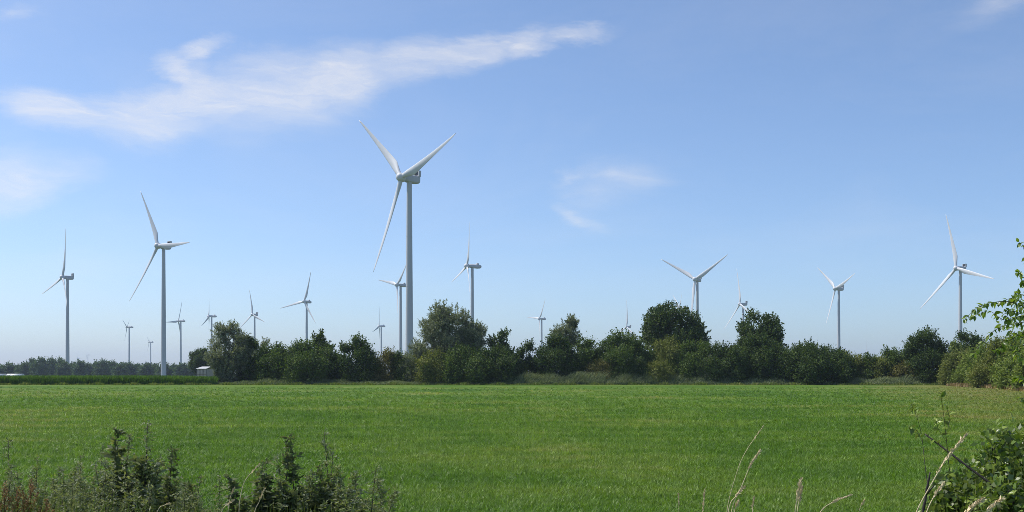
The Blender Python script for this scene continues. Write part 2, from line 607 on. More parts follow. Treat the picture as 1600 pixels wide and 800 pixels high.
gi, go = ng.nodes.new('NodeGroupInput'), ng.nodes.new('NodeGroupOutput')
ip = ng.nodes.new('GeometryNodeInstanceOnPoints')
ci = ng.nodes.new('GeometryNodeCollectionInfo')
ci.inputs['Collection'].default_value = tuft_col
ci.inputs['Separate Children'].default_value = True
ci.inputs['Reset Children'].default_value = True


def named(name, typ):
    n = ng.nodes.new('GeometryNodeInputNamedAttribute')
    n.data_type = typ
    n.inputs['Name'].default_value = name
    return n.outputs['Attribute']


ng.links.new(gi.outputs[0], ip.inputs['Points'])
ng.links.new(ci.outputs[0], ip.inputs['Instance'])
ip.inputs['Pick Instance'].default_value = True
ng.links.new(named('idx', 'INT'), ip.inputs['Instance Index'])
ng.links.new(named('rot', 'FLOAT_VECTOR'), ip.inputs['Rotation'])
ng.links.new(named('scl', 'FLOAT_VECTOR'), ip.inputs['Scale'])
ng.links.new(ip.outputs[0], go.inputs[0])
fg.modifiers.new('scatter', 'NODES').node_group = ng


# ------------------------------------------------------------------ foliage
def unit(a):
    return a / np.maximum(np.linalg.norm(a, axis=-1, keepdims=True), 1e-9)


def leaf_quads(rng, pos, axis, length, width, nrm=None):
    """diamond leaves, folded a little; pos/axis (n,3), length/width (n,)"""
    n = len(pos)
    ax = unit(axis)
    r = rng.normal(size=(n, 3)) if nrm is None else nrm + rng.normal(size=(n, 3)) * .3
    side = unit(np.cross(ax, r))
    nn = np.cross(side, ax)
    L, W = length[:, None], width[:, None]
    p0 = pos
    p1 = pos + ax * L * .42 + side * W * .5 + nn * W * .12
    p2 = pos + ax * L
    p3 = pos + ax * L * .42 - side * W * .5 + nn * W * .12
    return np.stack([p0, p1, p2, p3], 1)


KIND = {
    # leaf length, width, clump sigma, leaves per clump, share of upright sprigs, clumps per lobe
    'shrub': (.36, .23, .46, 28, .25, 32), 'shrub_dark': (.34, .22, .44, 30, .25, 34), 'willow': (.52, .12, .40, 28, .62, 36),
    'poplar': (.40, .31, .46, 28, .45, 28), 'olive': (.36, .19, .44, 26, .35, 30), 'brownish': (.34, .18, .44, 26, .3, 30),
    'hedge': (.34, .20, .42, 26, .35, 22), 'far': (.9, .65, .95, 20, .25, 12),
}


def crown_mesh(rng, kind, rad, zb, h, nlobe, shape='dome', lean=0.0, dens=1.0):
    LL, LW, cs, lpc, sprig, cpl = KIND[kind]
    span = h - zb
    lobes = []
    for i in range(nlobe):
        t = (i + rng.uniform(0, 1)) / nlobe
        if shape == 'dome':
            wd = math.sqrt(max(0, 1 - (max(t - .25, 0) / .80) ** 2)) * (0.9 + .1 * min(1, t / .25))
        elif shape == 'egg':
            wd = math.sqrt(max(0.02, 1 - (abs(t - .5) / .56) ** 2.2))
        elif shape == 'fan':
            wd = .45 + .55 * min(1, t / .55)
            if t > .6:
                wd *= math.sqrt(max(.02, 1 - ((t - .6) / .46) ** 2))
        rl = rad * rng.uniform(.30, .46) * (1.0 if t < .8 else .8)
        rl = min(rl, span * .34)
        ph = i * 2.4 + rng.uniform(-.5, .5)
        rr = max(0, wd * rad - rl * .8) * rng.uniform(.72, 1.08)
        if i % 3 == 0:
            ph = (0 if (i // 3) % 2 else math.pi) + rng.uniform(-.35, .35)
        z = zb + rl * .7 + t * (span - rl * 1.75)
        lobes.append((rr * math.cos(ph) + lean * t, rr * math.sin(ph), z, rl))
    if shape == 'dome':
        for q in range(6):
            rl = min(rad * .34, span * .3)
            ph = q * math.pi / 3 + rng.uniform(-.2, .2)
            lobes.append((math.cos(ph) * rad * .72, math.sin(ph) * rad * .72, rl * .75, rl))
    lobes.append((lean * .6, 0, zb + span * .45, min(rad * .55, span * .4)))
    P, A, T, SP = [], [], [], []
    for (lx, ly, lz, rl) in lobes:
        nc = max(5, int(cpl * dens * (rl / 2.0) ** 1.4 + 6)) if kind != 'far' else max(6, int(cpl * dens))
        dr = unit(rng.normal(size=(nc, 3)) + np.array([lx, ly, 0.0]) / max(rad, .1) * .7 + np.array([0, 0, .35]))
        f = rng.uniform(.62, 1.06, (nc, 1))
        c = np.array([lx, ly, lz]) + dr * rl * f
        c[:, 2] = np.maximum(c[:, 2], zb * .5 + .15)
        P.append(c)
        A.append(dr)
        T.append(rng.uniform(.15, .85, nc) * .7 + .15)
        SP.append(rng.uniform(0, 1, nc) < sprig)
    P, A, T, SP = np.concatenate(P), np.concatenate(A), np.concatenate(T), np.concatenate(SP)
    n = len(P)
    k = lpc
    jit = rng.normal(size=(n, k, 3)) * cs
    # sprigs: leaves strung along an outward-upward twig
    s = rng.uniform(-.3, 1.0, (n, k, 1))
    tw = unit(A * .7 + np.array([0, 0, .8]) + rng.normal(size=(n, 3)) * .3)
    tl = cs * rng.uniform(2.0, 3.6, (n, 1, 1))
    along = tw[:, None, :] * s * tl + rng.normal(size=(n, k, 3)) * cs * .28 * (1.25 - s)
    off = np.where(SP[:, None, None], along, jit)
    pos = (P[:, None, :] + off).reshape(-1, 3)
    ax = (A[:, None, :] * .5 + rng.normal(size=(n, k, 3)) * .8 + np.array([0, 0, -.05]) + np.where(SP[:, None, None], tw[:, None, :] * .9, 0)).reshape(-1, 3)
    nrm = (A[:, None, :] * .8 + np.array([0, 0, .5]) + rng.normal(size=(n, k, 3)) * .5).reshape(-1, 3)
    ln = rng.uniform(.6, 1.3, n * k)
    tint = (T[:, None] + rng.normal(size=(n, k)) * .1).reshape(-1)
    keep = pos[:, 2] > .03
    pos, ax, nrm, ln, tint = pos[keep], ax[keep], nrm[keep], ln[keep], tint[keep]
    q = leaf_quads(rng, pos, ax, LL * ln, LW * ln, nrm)
    tints = np.repeat(np.clip(tint, 0, 1), 4)
    # fill: bigger leaves inside, so the crown is not hollow
    nf = int(len(pos) * (.04 if kind in ('poplar', 'willow') else .10))
    L = np.array(lobes)
    pick = rng.integers(0, len(L), nf)
    ip_ = L[pick, :3] + unit(rng.normal(size=(nf, 3))) * (L[pick, 3:4] * rng.uniform(.1, .75, (nf, 1)))
    ip_[:, 2] = np.maximum(ip_[:, 2], .1)
    q2 = leaf_quads(rng, ip_, rng.normal(size=(nf, 3)), np.full(nf, LL * 2.0), np.full(nf, LL * 1.5))
    q = np.concatenate([q.reshape(-1, 3), q2.reshape(-1, 3)])
    tints = np.concatenate([tints, np.full(nf * 4, .3)])
    me = quads_mesh('crown', q, 4, M[kind], tints)
    return me, lobes


def trunk_mesh(rng, lobes, rad, h, stems=1, r0=None):
    mb = MB()
    r0 = r0 or max(.1, h * .018)
    for s in range(stems):
        bx, by = (0, 0) if stems == 1 else (rng.uniform(-.35, .35) * rad, rng.uniform(-.3, .3) * rad)
        top = (bx + rng.uniform(-.1, .1) * rad, by, h * rng.uniform(.72, .85))
        mid = (bx + rng.uniform(-.06, .06) * rad, by + rng.uniform(-.05, .05) * rad, h * .4)
        pts = bez([(bx, by, -.1), mid, top], 4)
        mb.tube(pts, [r0 * (1 - .85 * i / (len(pts) - 1)) for i in range(len(pts))], 7)
    for (x, y, z, rl) in lobes[:9]:
        z0 = max(.4, z * .45)
        mb.tube(bez([(x * .08, y * .08, z0), (x * .5, y * .5, (z0 + z) * .52), (x, y, z)], 3), [r0 * .45 * (1 - i / 7.5) for i in range(7)], 5)
    return mb.mesh('trunk', M['bark'])


def tree(name, label, cat, px, top, hw, d, kind, seed, shape='dome', zb=0.2, nlobe=14, stems=1, group=None, lean=0.0, dens=1.0, base=0.0):
    rng = np.random.default_rng(seed)
    x = (px - 800) / F * d
    h = CZ + (HZ - top) / F * d - base
    rad = hw * (1.14 if shape == 'dome' else 1.05) / F * d
    root = empty(name, (x, d, base), rng.uniform(0, .01))
    cm, lobes = crown_mesh(rng, kind, rad, zb, h * .985, nlobe, shape, lean, dens)
    link('trunk', trunk_mesh(rng, lobes, rad, h, stems), root)
    link('crown', cm, root)
    tag(root, label, cat, group)
    return root


G_ROW = 'trees and shrubs along the far edge of the field'
ROW = [
    # name, label, category, px, top, halfwidth, distance, kind, shape, foliage bottom, lobes, stems
    ('willow_tree', 'grey-green willow at the left end of the tree row, beside the small shed', 'tree', 357, 502, 30, 246, 'willow', 'egg', .8, 20, 3),
    ('willow_shrub', 'low grey-green willow growth at the foot of the leftmost willow', 'shrub', 352, 545, 15, 245, 'willow', 'dome', .1, 10, 2),
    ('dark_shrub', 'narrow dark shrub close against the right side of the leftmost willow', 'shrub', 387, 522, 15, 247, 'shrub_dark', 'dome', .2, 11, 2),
    ('round_tree', 'small round grey-green tree top peeping out behind the leftmost willow', 'tree', 404, 527, 17, 300, 'willow', 'egg', 4.0, 9, 1),
    ('hawthorn_shrub', 'broad dark hawthorn left of the leafy poplar sprig', 'shrub', 428, 536, 32, 247, 'shrub', 'dome', .1, 16, 2),
    ('hawthorn_shrub', 'rounded dark shrub with lighter top between broad hawthorn and dark ball bush', 'shrub', 482, 530, 44, 246, 'shrub', 'dome', .1, 20, 3),
    ('poplar_sapling', 'leafy poplar sprig rising above the shrubs left of the dark ball bush', 'tree', 503, 517, 13, 250, 'poplar', 'egg', 5.0, 8, 1),
    ('dark_round_bush', 'dark ball shaped bush left of the tallest turbine tower', 'shrub', 557, 524, 29, 246, 'shrub_dark', 'dome', .1, 16, 2),
    ('brown_shrub', 'low brownish green shrub between dark ball bush and tallest turbine tower', 'shrub', 600, 542, 23, 247, 'brownish', 'dome', .1, 12, 2),
    ('dark_shrub', 'small dark shrub just left of the tallest turbine tower', 'shrub', 624, 548, 12, 246, 'shrub_dark', 'dome', .1, 8, 1),
    ('willow_shrub', 'pale sloping willow shrub in front of the tallest turbine tower', 'shrub', 655, 532, 27, 247, 'willow', 'dome', .1, 13, 2),
    ('big_willow_tree', 'tall silvery willow with broad open crown right of the tallest turbine', 'tree', 703, 471, 43, 250, 'willow', 'fan', 2.5, 26, 3),
    ('willow_branch_tree', 'lower willow crown leaning out on the right side of the tall silvery willow', 'tree', 738, 503, 21, 249, 'willow', 'egg', 6.0, 10, 1),
    ('olive_shrub', 'olive green shrub at the left foot of the tall silvery willow', 'shrub', 677, 546, 30, 244, 'olive', 'dome', .1, 14, 2),
    ('hawthorn_shrub', 'wide green shrub in front of the tall silvery willow', 'shrub', 733, 538, 42, 244, 'shrub', 'dome', .1, 20, 3),
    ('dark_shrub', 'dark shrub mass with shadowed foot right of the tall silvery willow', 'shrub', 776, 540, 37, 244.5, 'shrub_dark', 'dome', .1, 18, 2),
    ('poplar_sapling', 'small dark leafy tree top above the shrubs right of the silvery willow', 'tree', 782, 516, 17, 249, 'poplar', 'egg', 4.0, 9, 1),
    ('dark_shrub', 'slim upright dark shrub left of the pale feathery willow', 'shrub', 822, 529, 13, 246, 'shrub_dark', 'dome', .1, 10, 1),
    ('feathery_willow', 'pale feathery willow rising behind the dark upright bush', 'tree', 884, 491, 21, 252, 'willow', 'egg', 6.5, 11, 1),
    ('dark_upright_bush', 'dark upright bush in front of the pale feathery willow', 'shrub', 868, 521, 29, 246, 'shrub_dark', 'dome', .1, 18, 2),
    ('olive_shrub', 'yellowish shrub low between slim dark shrub and dark upright bush', 'shrub', 843, 560, 16, 247, 'olive', 'dome', .1, 8, 1),
    ('hawthorn_shrub', 'green shrub between dark upright bush and the rounded dense tree', 'shrub', 915, 528, 24, 247, 'shrub', 'dome', .1, 14, 2),
    ('rounded_tree', 'dense rounded green tree left of the big poplar clump', 'tree', 970, 515, 36, 247, 'shrub', 'dome', .8, 18, 2),
    ('brown_shrub', 'low reddish brown shrub in front of the dense rounded tree', 'shrub', 940, 560, 21, 244, 'brownish', 'dome', .1, 10, 2),
    ('dark_shrub', 'small dark conical shrub standing in the reeds', 'shrub', 999, 560, 11, 242, 'shrub_dark', 'dome', .1, 9, 1),
    ('olive_shrub', 'low yellow green shrub right of the small dark conical shrub', 'shrub', 1028, 564, 24, 243, 'olive', 'dome', .1, 11, 2),
    ('poplar_tree', 'big dark poplar clump with broad crown below a turbine', 'tree', 1055, 470, 48, 256, 'poplar', 'egg', 4.0, 26, 3),
    ('willow_shrub', 'pale olive green shrub below the big poplar clump', 'shrub', 1042, 524, 29, 248, 'olive', 'dome', .1, 14, 2),
    ('hawthorn_shrub', 'large green shrub just right of the pale olive shrub under the poplar clump', 'shrub', 1085, 530, 36, 246, 'shrub', 'dome', .1, 18, 2),
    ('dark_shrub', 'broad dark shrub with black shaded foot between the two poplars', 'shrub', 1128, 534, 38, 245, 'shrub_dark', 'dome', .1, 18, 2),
    ('willow_shrub', 'small pale shrub in front of the broad dark shrub', 'shrub', 1108, 560, 16, 243, 'willow', 'dome', .1, 9, 1),
    ('poplar_tree', 'smaller poplar with knobbly crown right of the big poplar clump', 'tree', 1187, 485, 34, 254, 'poplar', 'egg', 4.0, 18, 2),
    ('hawthorn_shrub', 'dark green shrub filling the space beneath the smaller poplar', 'shrub', 1188, 520, 36, 247, 'shrub_dark', 'dome', .1, 20, 2),
    ('round_bush', 'big dome shaped dark bush right of the smaller poplar', 'shrub', 1270, 535, 56, 245, 'shrub_dark', 'dome', .05, 26, 3),
    ('olive_shrub', 'olive shrub in front of the turbine tower right of the dome bush', 'shrub', 1325, 548, 26, 249, 'olive', 'dome', .1, 13, 2),
    ('hawthorn_shrub', 'low green shrub beneath the thin lattice mast', 'shrub', 1356, 552, 22, 248, 'shrub', 'dome', .1, 12, 2),
    ('hawthorn_shrub', 'green shrub with dark pointed top left of the dark oval tree', 'shrub', 1395, 542, 24, 248, 'shrub', 'dome', .1, 13, 2),
    ('brown_shrub', 'brownish shrub at the left foot of the dark oval tree', 'shrub', 1412, 565, 18, 244, 'brownish', 'dome', .1, 9, 1),
    ('oval_tree', 'dark oval tree standing at the right end of the row', 'tree', 1446, 513, 32, 244, 'shrub_dark', 'dome', .1, 22, 2),
    ('olive_shrub', 'green shrub just right of the dark oval tree', 'shrub', 1487, 532, 20, 246, 'hedge', 'dome', .1, 11, 2),
    ('hawthorn_shrub', 'low shrub in the gap left of the dark ball bush', 'shrub', 529, 551, 16, 247, 'shrub', 'dome', .1, 9, 1),
    ('olive_shrub', 'low olive shrub tucked between dark ball bush and brownish shrub', 'shrub', 583, 556, 13, 246, 'olive', 'dome', .1, 8, 1),
    ('hawthorn_shrub', 'low green shrub right at the base of the tallest turbine tower', 'shrub', 640, 556, 16, 246, 'shrub', 'dome', .1, 9, 1),
    ('hawthorn_shrub', 'low green shrub left of the slim upright dark shrub', 'shrub', 806, 551, 15, 247, 'shrub', 'dome', .1, 9, 1),
    ('dark_shrub', 'dark low shrub at the right foot of the dark upright bush', 'shrub', 897, 546, 17, 246, 'shrub_dark', 'dome', .1, 9, 1),
    ('hawthorn_shrub', 'green shrub between the dense rounded tree and the big poplar clump', 'shrub', 1008, 543, 18, 248, 'shrub', 'dome', .1, 10, 1),
    ('dark_shrub', 'dark shrub joining the smaller poplar and the dome shaped bush', 'shrub', 1222, 545, 17, 248, 'shrub_dark', 'dome', .1, 10, 1),
    ('olive_shrub', 'low olive shrub right of the thin lattice mast', 'shrub', 1374, 556, 18, 246, 'olive', 'dome', .1, 9, 1),
    ('hawthorn_shrub', 'green shrub directly behind the left side of the dark oval tree', 'shrub', 1424, 543, 17, 250, 'shrub', 'dome', .1, 10, 1),
    ('dark_shrub', 'dark bushy tree at the foot of the rightmost turbine', 'tree', 1512, 515, 24, 240, 'shrub_dark', 'egg', 3.0, 13, 1),
]
for i, (nm, lab, cat, px, top, hw, d, kind, shape, zb, nl, st) in enumerate(ROW):
    tree(nm, lab, cat, px, top, hw, d, kind, 100 + i, shape, zb, nl, st, G_ROW)

G_HEDGE = 'hedge shrubs along the right side of the field'
HEDGE = [(1500, 545, 26, 232, 'olive', 'olive hedge shrub at the far end of the right hand hedge'), (1528, 541, 26, 222, 'hedge', 'light green hedge shrub behind the hanging leaves of the overhanging branch'),
         (1548, 528, 30, 206, 'hedge', 'taller green hedge shrub left of the topmost hedge crown'), (1572, 520, 32, 190, 'olive', 'olive hedge shrub forming the topmost crown of the right hedge'),
         (1596, 516, 32, 178, 'hedge', 'green hedge shrub at the right edge behind the branch leaves'), (1520, 568, 26, 220, 'hedge', 'low green bush spilling over the field edge at the hedge end'),
         (1556, 560, 30, 190, 'olive', 'low olive bush along the foot of the right hedge'), (1592, 560, 30, 171, 'hedge', 'low green bush at the hedge foot by the right edge'),
         (1632, 512, 40, 160, 'hedge', 'nearest hedge shrub cut off by the right edge')]
for i, (px, top, hw, d, kind, lab) in enumerate(HEDGE):
    tree('hedge_shrub', lab, 'shrub', px, top, hw, d, kind, 300 + i, 'dome', .1, 16, 2, G_HEDGE)

# single round tree behind the shed, and the distant wood edge
tree('round_tree', 'dark round tree with bare trunk standing behind the small shed', 'tree', 312, 543, 16, 420, 'shrub_dark', 351, 'egg', 2.6, 16, 1, None, dens=1.6)
G_FAR = 'distant trees on the left horizon'
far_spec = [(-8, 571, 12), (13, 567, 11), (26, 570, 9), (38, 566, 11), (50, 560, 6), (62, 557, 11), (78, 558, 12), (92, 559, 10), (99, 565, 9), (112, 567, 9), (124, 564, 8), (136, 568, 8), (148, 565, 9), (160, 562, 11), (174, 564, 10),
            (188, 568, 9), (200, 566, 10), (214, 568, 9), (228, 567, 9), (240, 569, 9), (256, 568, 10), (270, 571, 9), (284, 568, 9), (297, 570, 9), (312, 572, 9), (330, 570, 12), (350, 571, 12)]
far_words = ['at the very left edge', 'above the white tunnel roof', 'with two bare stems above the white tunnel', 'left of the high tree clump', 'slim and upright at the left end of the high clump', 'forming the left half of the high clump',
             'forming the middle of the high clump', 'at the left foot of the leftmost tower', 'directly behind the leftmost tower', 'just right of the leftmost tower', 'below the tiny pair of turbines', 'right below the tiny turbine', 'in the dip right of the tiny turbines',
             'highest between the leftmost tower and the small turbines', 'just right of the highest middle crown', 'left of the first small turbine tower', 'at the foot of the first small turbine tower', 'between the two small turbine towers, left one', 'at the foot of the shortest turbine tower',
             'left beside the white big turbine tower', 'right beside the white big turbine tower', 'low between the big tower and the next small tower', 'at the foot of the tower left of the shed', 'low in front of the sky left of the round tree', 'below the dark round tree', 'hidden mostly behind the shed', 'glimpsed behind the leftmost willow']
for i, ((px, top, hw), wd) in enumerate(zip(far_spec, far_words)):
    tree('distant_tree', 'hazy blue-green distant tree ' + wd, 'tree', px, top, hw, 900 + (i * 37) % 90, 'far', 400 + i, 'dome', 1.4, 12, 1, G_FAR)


# ------------------------------------------------------------------ reeds, tall crop, dry verge (uncountable)
def blades(name, rng, x, y, h, width, lean, mat, tint, label, cat, z=None):
    n = len(x)
    z = np.zeros(n) if z is None else z
    la = rng.normal(lean[0], lean[1], n)
    ly = rng.normal(0, .12, n)
    a = rng.uniform(0, math.pi, n)
    fx, fy = np.cos(a) * width, np.sin(a) * width
    p = np.stack([x, y, z], -1)
    m = p + np.stack([la * h * .45, ly * h * .5, h * .6], -1)
    t = p + np.stack([la * h * 1.0, ly * h, h * .97], -1)
    s = np.stack([fx, fy, np.zeros(n)], -1)
    V = np.stack([p - s, p + s, m + s, m - s, t + s * .15, t - s * .15], 1).reshape(-1, 3)
    b = np.arange(n)[:, None] * 6
    fc = np.concatenate([b + np.array([0, 1, 2, 3]), b + np.array([3, 2, 4, 5])])
    me = quads_mesh(name, V, 4, mat, np.repeat(tint, 6), faces=fc)
    return tag(link(name, me), label, cat, kind='stuff')


rng = np.random.default_rng(21)
n = 40000
px = rng.uniform(325, 1500, n)
y = 238.5 + rng.uniform(0, 1, n) ** 1.3 * 4.5
prof = np.interp(px, [325, 400, 470, 560, 640, 760, 800, 830, 960, 1040, 1120, 1200, 1230, 1290, 1340, 1420, 1450, 1500], [.5, 1.2, 1.5, .9, .8, .9, 1.9, 2.6, 2.7, 2.4, 1.7, 1.5, 1.0, .7, 1.6, 1.9, .8, 2.2])
patch = .75 + .5 * (np.sin(px * .11) * np.sin(px * .047 + 1) * .5 + .5)
h = np.clip(prof * patch * rng.uniform(.45, 1.15, n) * np.clip((y - 238) / 2.2, .4, 1), .15, 3.2)
blades('reeds', rng, (px - 800) / F * y, y, h, .06, (.42, .2), M['reed'], np.clip(rng.normal(.45, .2, n), 0, 1), 'leaning grey-green reeds along the foot of the tree row', 'reeds')
n = 34000
px = rng.uniform(-60, 338, n)
y = 238.5 + rng.uniform(0, 1, n) * 6
h = 2.15 * rng.uniform(.55, 1.06, n) * np.clip((y - 238.2) / .6, .55, 1) * np.interp(px, [0, 260, 300, 338], [1, 1, .95, .9])
blades('tall_crop', rng, (px - 800) / F * y, y, h, .05, (.1, .2), M['crop'], np.clip(rng.normal(.42, .2, n), 0, 1), 'dense dark green strip of tall crop along the left field edge', 'crop')
n = 16000
px = rng.uniform(-60, 1490, n)
edge = 236.5 + 1.6 * np.sin(px * .021) + 1.1 * np.sin(px * .083 + 2) + .6 * np.sin(px * .31)
y = edge + rng.normal(0, .9, n)
h = rng.uniform(.12, .55, n) * (1 + .6 * np.sin(px * .05) * np.sin(px * .17 + 1))
blades('field_margin_grass', rng, (px - 800) / F * y, y, h, .05, (.15, .3), M['margin'], np.clip(rng.normal(.5, .25, n), 0, 1), 'ragged longer grass along the far margin of the field', 'grass')
n = 18000
tt = rng.uniform(0, 1, n) ** .8
y = 219.5 - tt * 72 + rng.normal(0, 1.6, n)
px = 1486 + tt * 138 + rng.normal(0, 3, n)
h = rng.uniform(.15, .75, n)
blades('dry_verge_grass', rng, (px - 800) / F * y, y, h, .08, (.2, .4), M['drygrass'], np.clip(rng.normal(.5, .2, n), 0, 1), 'dry tan grass strip along the foot of the right hedge', 'dry grass')


n = 5100
px = np.concatenate([rng.uniform(1440, 1680, 2600), rng.uniform(-60, 330, 1500), rng.uniform(370, 580, 1000)])
y = rng.uniform(6.0, 10.5, n)
x = (px - 800) / F * y
gz = ground_z(x, y)
topy = np.interp(px, [-60, 330, 331, 580, 581, 1440, 1500, 1560, 1680], [750, 775, 780, 770, 790, 800, 735, 680, 640]) + rng.uniform(0, 90, n)
h = np.maximum(.15, CZ + (HZ - topy) / F * y - gz)
blades('rough_bank_grass', rng, x, y, h, .0035, (.12, .14), M['bank_grass'], np.clip(rng.normal(.45, .25, n), 0, 1), 'long rough grass growing among the foreground weeds and brambles', 'grass', gz)


# ------------------------------------------------------------------ wind turbines
OV, HUB, TILT = 5.0, 100.0, R(5)


def ring_xy(cx, cy, z, r, n=28):
    return [(cx + r * math.cos(2 * math.pi * j / n), cy + r * math.sin(2 * math.pi * j / n), z) for j in range(n)]


mb = MB()
secs = [0, 22, 46, 71, HUB - 2.0]
rad_at = lambda z: 2.05 + (1.28 - 2.05) * z / HUB
for a, b in zip(secs[:-1], secs[1:]):
    mb.rings([ring_xy(0, 0, a, rad_at(a)), ring_xy(0, 0, b, rad_at(b))], cap=False)
    if b != secs[-1]:
        mb.rings([ring_xy(0, 0, b - .09, rad_at(b) + .02), ring_xy(0, 0, b + .09, rad_at(b) + .02)])
tower_me = mb.mesh('tower', M['turbine'])


def rounded_rect(y, w_, z0, z1, r):
    p = []
    for cx, cz, a0 in ((w_ - r, z1 - r, 0), (-w_ + r, z1 - r, 90), (-w_ + r, z0 + r, 180), (w_ - r, z0 + r, 270)):
        for k in range(5):
            a = R(a0 + k * 22.5)
            p.append((cx + r * math.cos(a), y, cz + r * math.sin(a)))
    return p


mb = MB()
mb.rings([rounded_rect(y, a, z0, z1, min(a, (z1 - z0) / 2) * .45) for y, a, z0, z1 in
          ((-3.4, 1.25, -1.3, 1.3), (-2.6, 1.6, -1.75, 1.6), (-1.0, 1.75, -2.1, 1.75), (3.0, 1.75, -2.1, 1.85), (5.3, 1.65, -1.8, 1.85), (5.9, 1.3, -1.3, 1.6))])
nac_a = mb.mesh('nacelle', M['turbine'])
mb = MB()
mb.rings([rounded_rect(y, a, z0, z1, min(a, (z1 - z0) / 2) * .75) for y, a, z0, z1 in
          ((-3.4, 1.2, -1.2, 1.2), (-2.2, 1.6, -1.6, 1.5), (0.0, 1.75, -1.9, 1.7), (5.0, 1.75, -1.9, 1.8), (7.4, 1.6, -1.6, 1.7), (8.4, 1.0, -1.0, 1.2), (8.7, .4, -.4, .6))])
nac_b = mb.mesh('nacelle', M['turbine'])
# cooler: raked frame on the rear roof with a dark grille inside
mb = MB()
mb.box(-2.0, -1.65, 4.2, 5.7, 1.5, 4.6)
mb.box(1.65, 2.0, 4.2, 5.7, 1.5, 4.6)
mb.box(-1.647, 1.647, 4.2, 5.7, 4.3, 4.597)
mb.box(-1.647, 1.647, 4.2, 5.7, 1.72, 2.1)
cool_frame = mb.mesh('cooler', M['turbine'])
mb = MB()
mb.box(-1.64, 1.64, 4.8, 5.2, 2.1, 4.3)
cool_grille = mb.mesh('grille', M['cooler'])
mb = MB()
mb.rings([[(1.1 * s * math.cos(2 * math.pi * j / 14), 4.9 + 1.5 * s * math.sin(2 * math.pi * j / 14), z) for j in range(14)] for s, z in ((1, 1.5), (.95, 2.4), (.7, 3.0), (.3, 3.25))])
dome_me = mb.mesh('cooler', M['turbine'])
# hub: spinner along -Y
mb = MB()
mb.rings([[(r * math.cos(2 * math.pi * j / 20), y, r * math.sin(2 * math.pi * j / 20)) for j in range(20)] for y, r in
          ((1.7, 1.35), (1.2, 1.75), (.2, 1.85), (-.8, 1.75), (-1.6, 1.45), (-2.1, .95), (-2.35, .35))])
hub_me = mb.mesh('hub', M['blade'])
# blade, 50 m, span along +Z, chord along X, upwind -Y
BL = 50.0
mb = MB()
rings = []
for i in range(27):
    s = i / 26
    r = .6 + s * (BL - .6)
    t_ = r / BL
    ch = np.interp(t_, [0, .05, .12, .20, .35, .6, .85, .97, 1], [2.3, 2.4, 3.4, 4.4, 3.7, 2.4, 1.4, .8, .15])
    th = np.interp(t_, [0, .05, .12, .20, .35, .6, .85, 1], [1.0, .97, .58, .34, .25, .20, .18, .18])
    tw = R(np.interp(t_, [0, .2, .4, .7, 1], [16, 14, 8, 3, 0]))
    rd = smooth01((.22 - t_) / .18)
    ring = []
    for j in range(18):
        a = 2 * math.pi * j / 18
        cx, cyy = math.cos(a), math.sin(a)
        xx = .5 * ch * cx + ch * .2 * (1 - rd)
        yy = .5 * ch * th * cyy * (rd + (1 - rd) * (1 - .75 * max(0, cx)) * (1.0 if cx > -.9 else .9))
        x2 = xx * math.cos(tw) - yy * math.sin(tw)
        y2 = xx * math.sin(tw) + yy * math.cos(tw)
        ring.append((x2, y2 - .09 * BL * t_ ** 1.6, r))
    rings.append(ring)
mb.rings(rings)
blade_me = mb.mesh('blade', M['blade'])

G_T = 'white three-bladed wind turbines'
TURB = [
    # x, y, blade length, yaw, phase, nacelle kind, label
    (-51.4, 544.5, 49, 48, 74, 'a', 'tallest and nearest white wind turbine, left of the image centre'),
    (-267.7, 835.9, 50, 40, 92, 'a', 'second largest white wind turbine with one blade pointing right, left of the willow'),
    (-452.3, 1107.1, 50, 50, 12, 'a', 'leftmost large wind turbine with one blade straight up'),
    (-809.7, 2301.4, 30, 86, 62, 'b', 'small wind turbine seen edge on between leftmost and second largest turbine'),
    (-1134.4, 3415.7, 30, 82, 58, 'b', 'shortest edge on wind turbine just left of the second largest tower'),
    (-618.3, 2031.0, 43, 98, 96, 'b', 'small wind turbine just right of the second largest tower, blade leaning right'),
    (-513.8, 1861.0, 42, 84, 116, 'b', 'small wind turbine left of the leftmost willow, blade straight up'),
    (-429.0, 1813.4, 42, 38, 110, 'a', 'wind turbine rising behind the leftmost willow with blades spread wide'),
    (-279.8, 1482.5, 42, 34, 18, 'b', 'wind turbine over the hawthorn shrubs with one blade leaning up right'),
    (-270.7, 2251.9, 42, 96, 110, 'b', 'small pale wind turbine above the brownish shrub left of the tallest tower'),
    (-123.2, 1203.1, 35, 50, 42, 'b', 'wind turbine immediately left of the tallest tower, overlapping its foot'),
    (-36.2, 990.1, 40, 72, 12, 'b', 'wind turbine behind the tall silvery willow with blade straight up'),
    (53.2, 1950.2, 43, 64, 36, 'b', 'small pale wind turbine left of the pale feathery willow'),
    (245.0, 2288.2, 56, 58, 0, 'a', 'wind turbine mostly hidden behind the dense rounded tree, one blade up'),
    (193.0, 1133.3, 46, 40, 60, 'a', 'wind turbine behind the big poplar clump with two blades forming a V'),
    (326.2, 1535.6, 52, 78, 108, 'a', 'wind turbine partly hidden behind the smaller poplar'),
    (377.3, 1256.1, 42, 70, 70, 'a', 'wind turbine right of the dome shaped bush with two raised blades'),
    (416.8, 1011.5, 53, 68, 106, 'a', 'rightmost large wind turbine above the right hand hedge'),
    (-2272.6, 5830.5, 44, 70, 64, 'b', 'tiny pale wind turbine on the horizon right of the leftmost tower'),
    (-2850.0, 7150.0, 44, 70, 20, 'b', 'tiniest wind turbine beside the tiny one on the horizon'),
    (255.7, 1639.6, 44, 88, 62, 'a', 'wind turbine hidden behind the big poplar clump, only a blade tip showing'),
    (-3560.0, 7300.0, 44, 60, 50, 'b', 'faint far wind turbine above the distant trees at far left'),
]
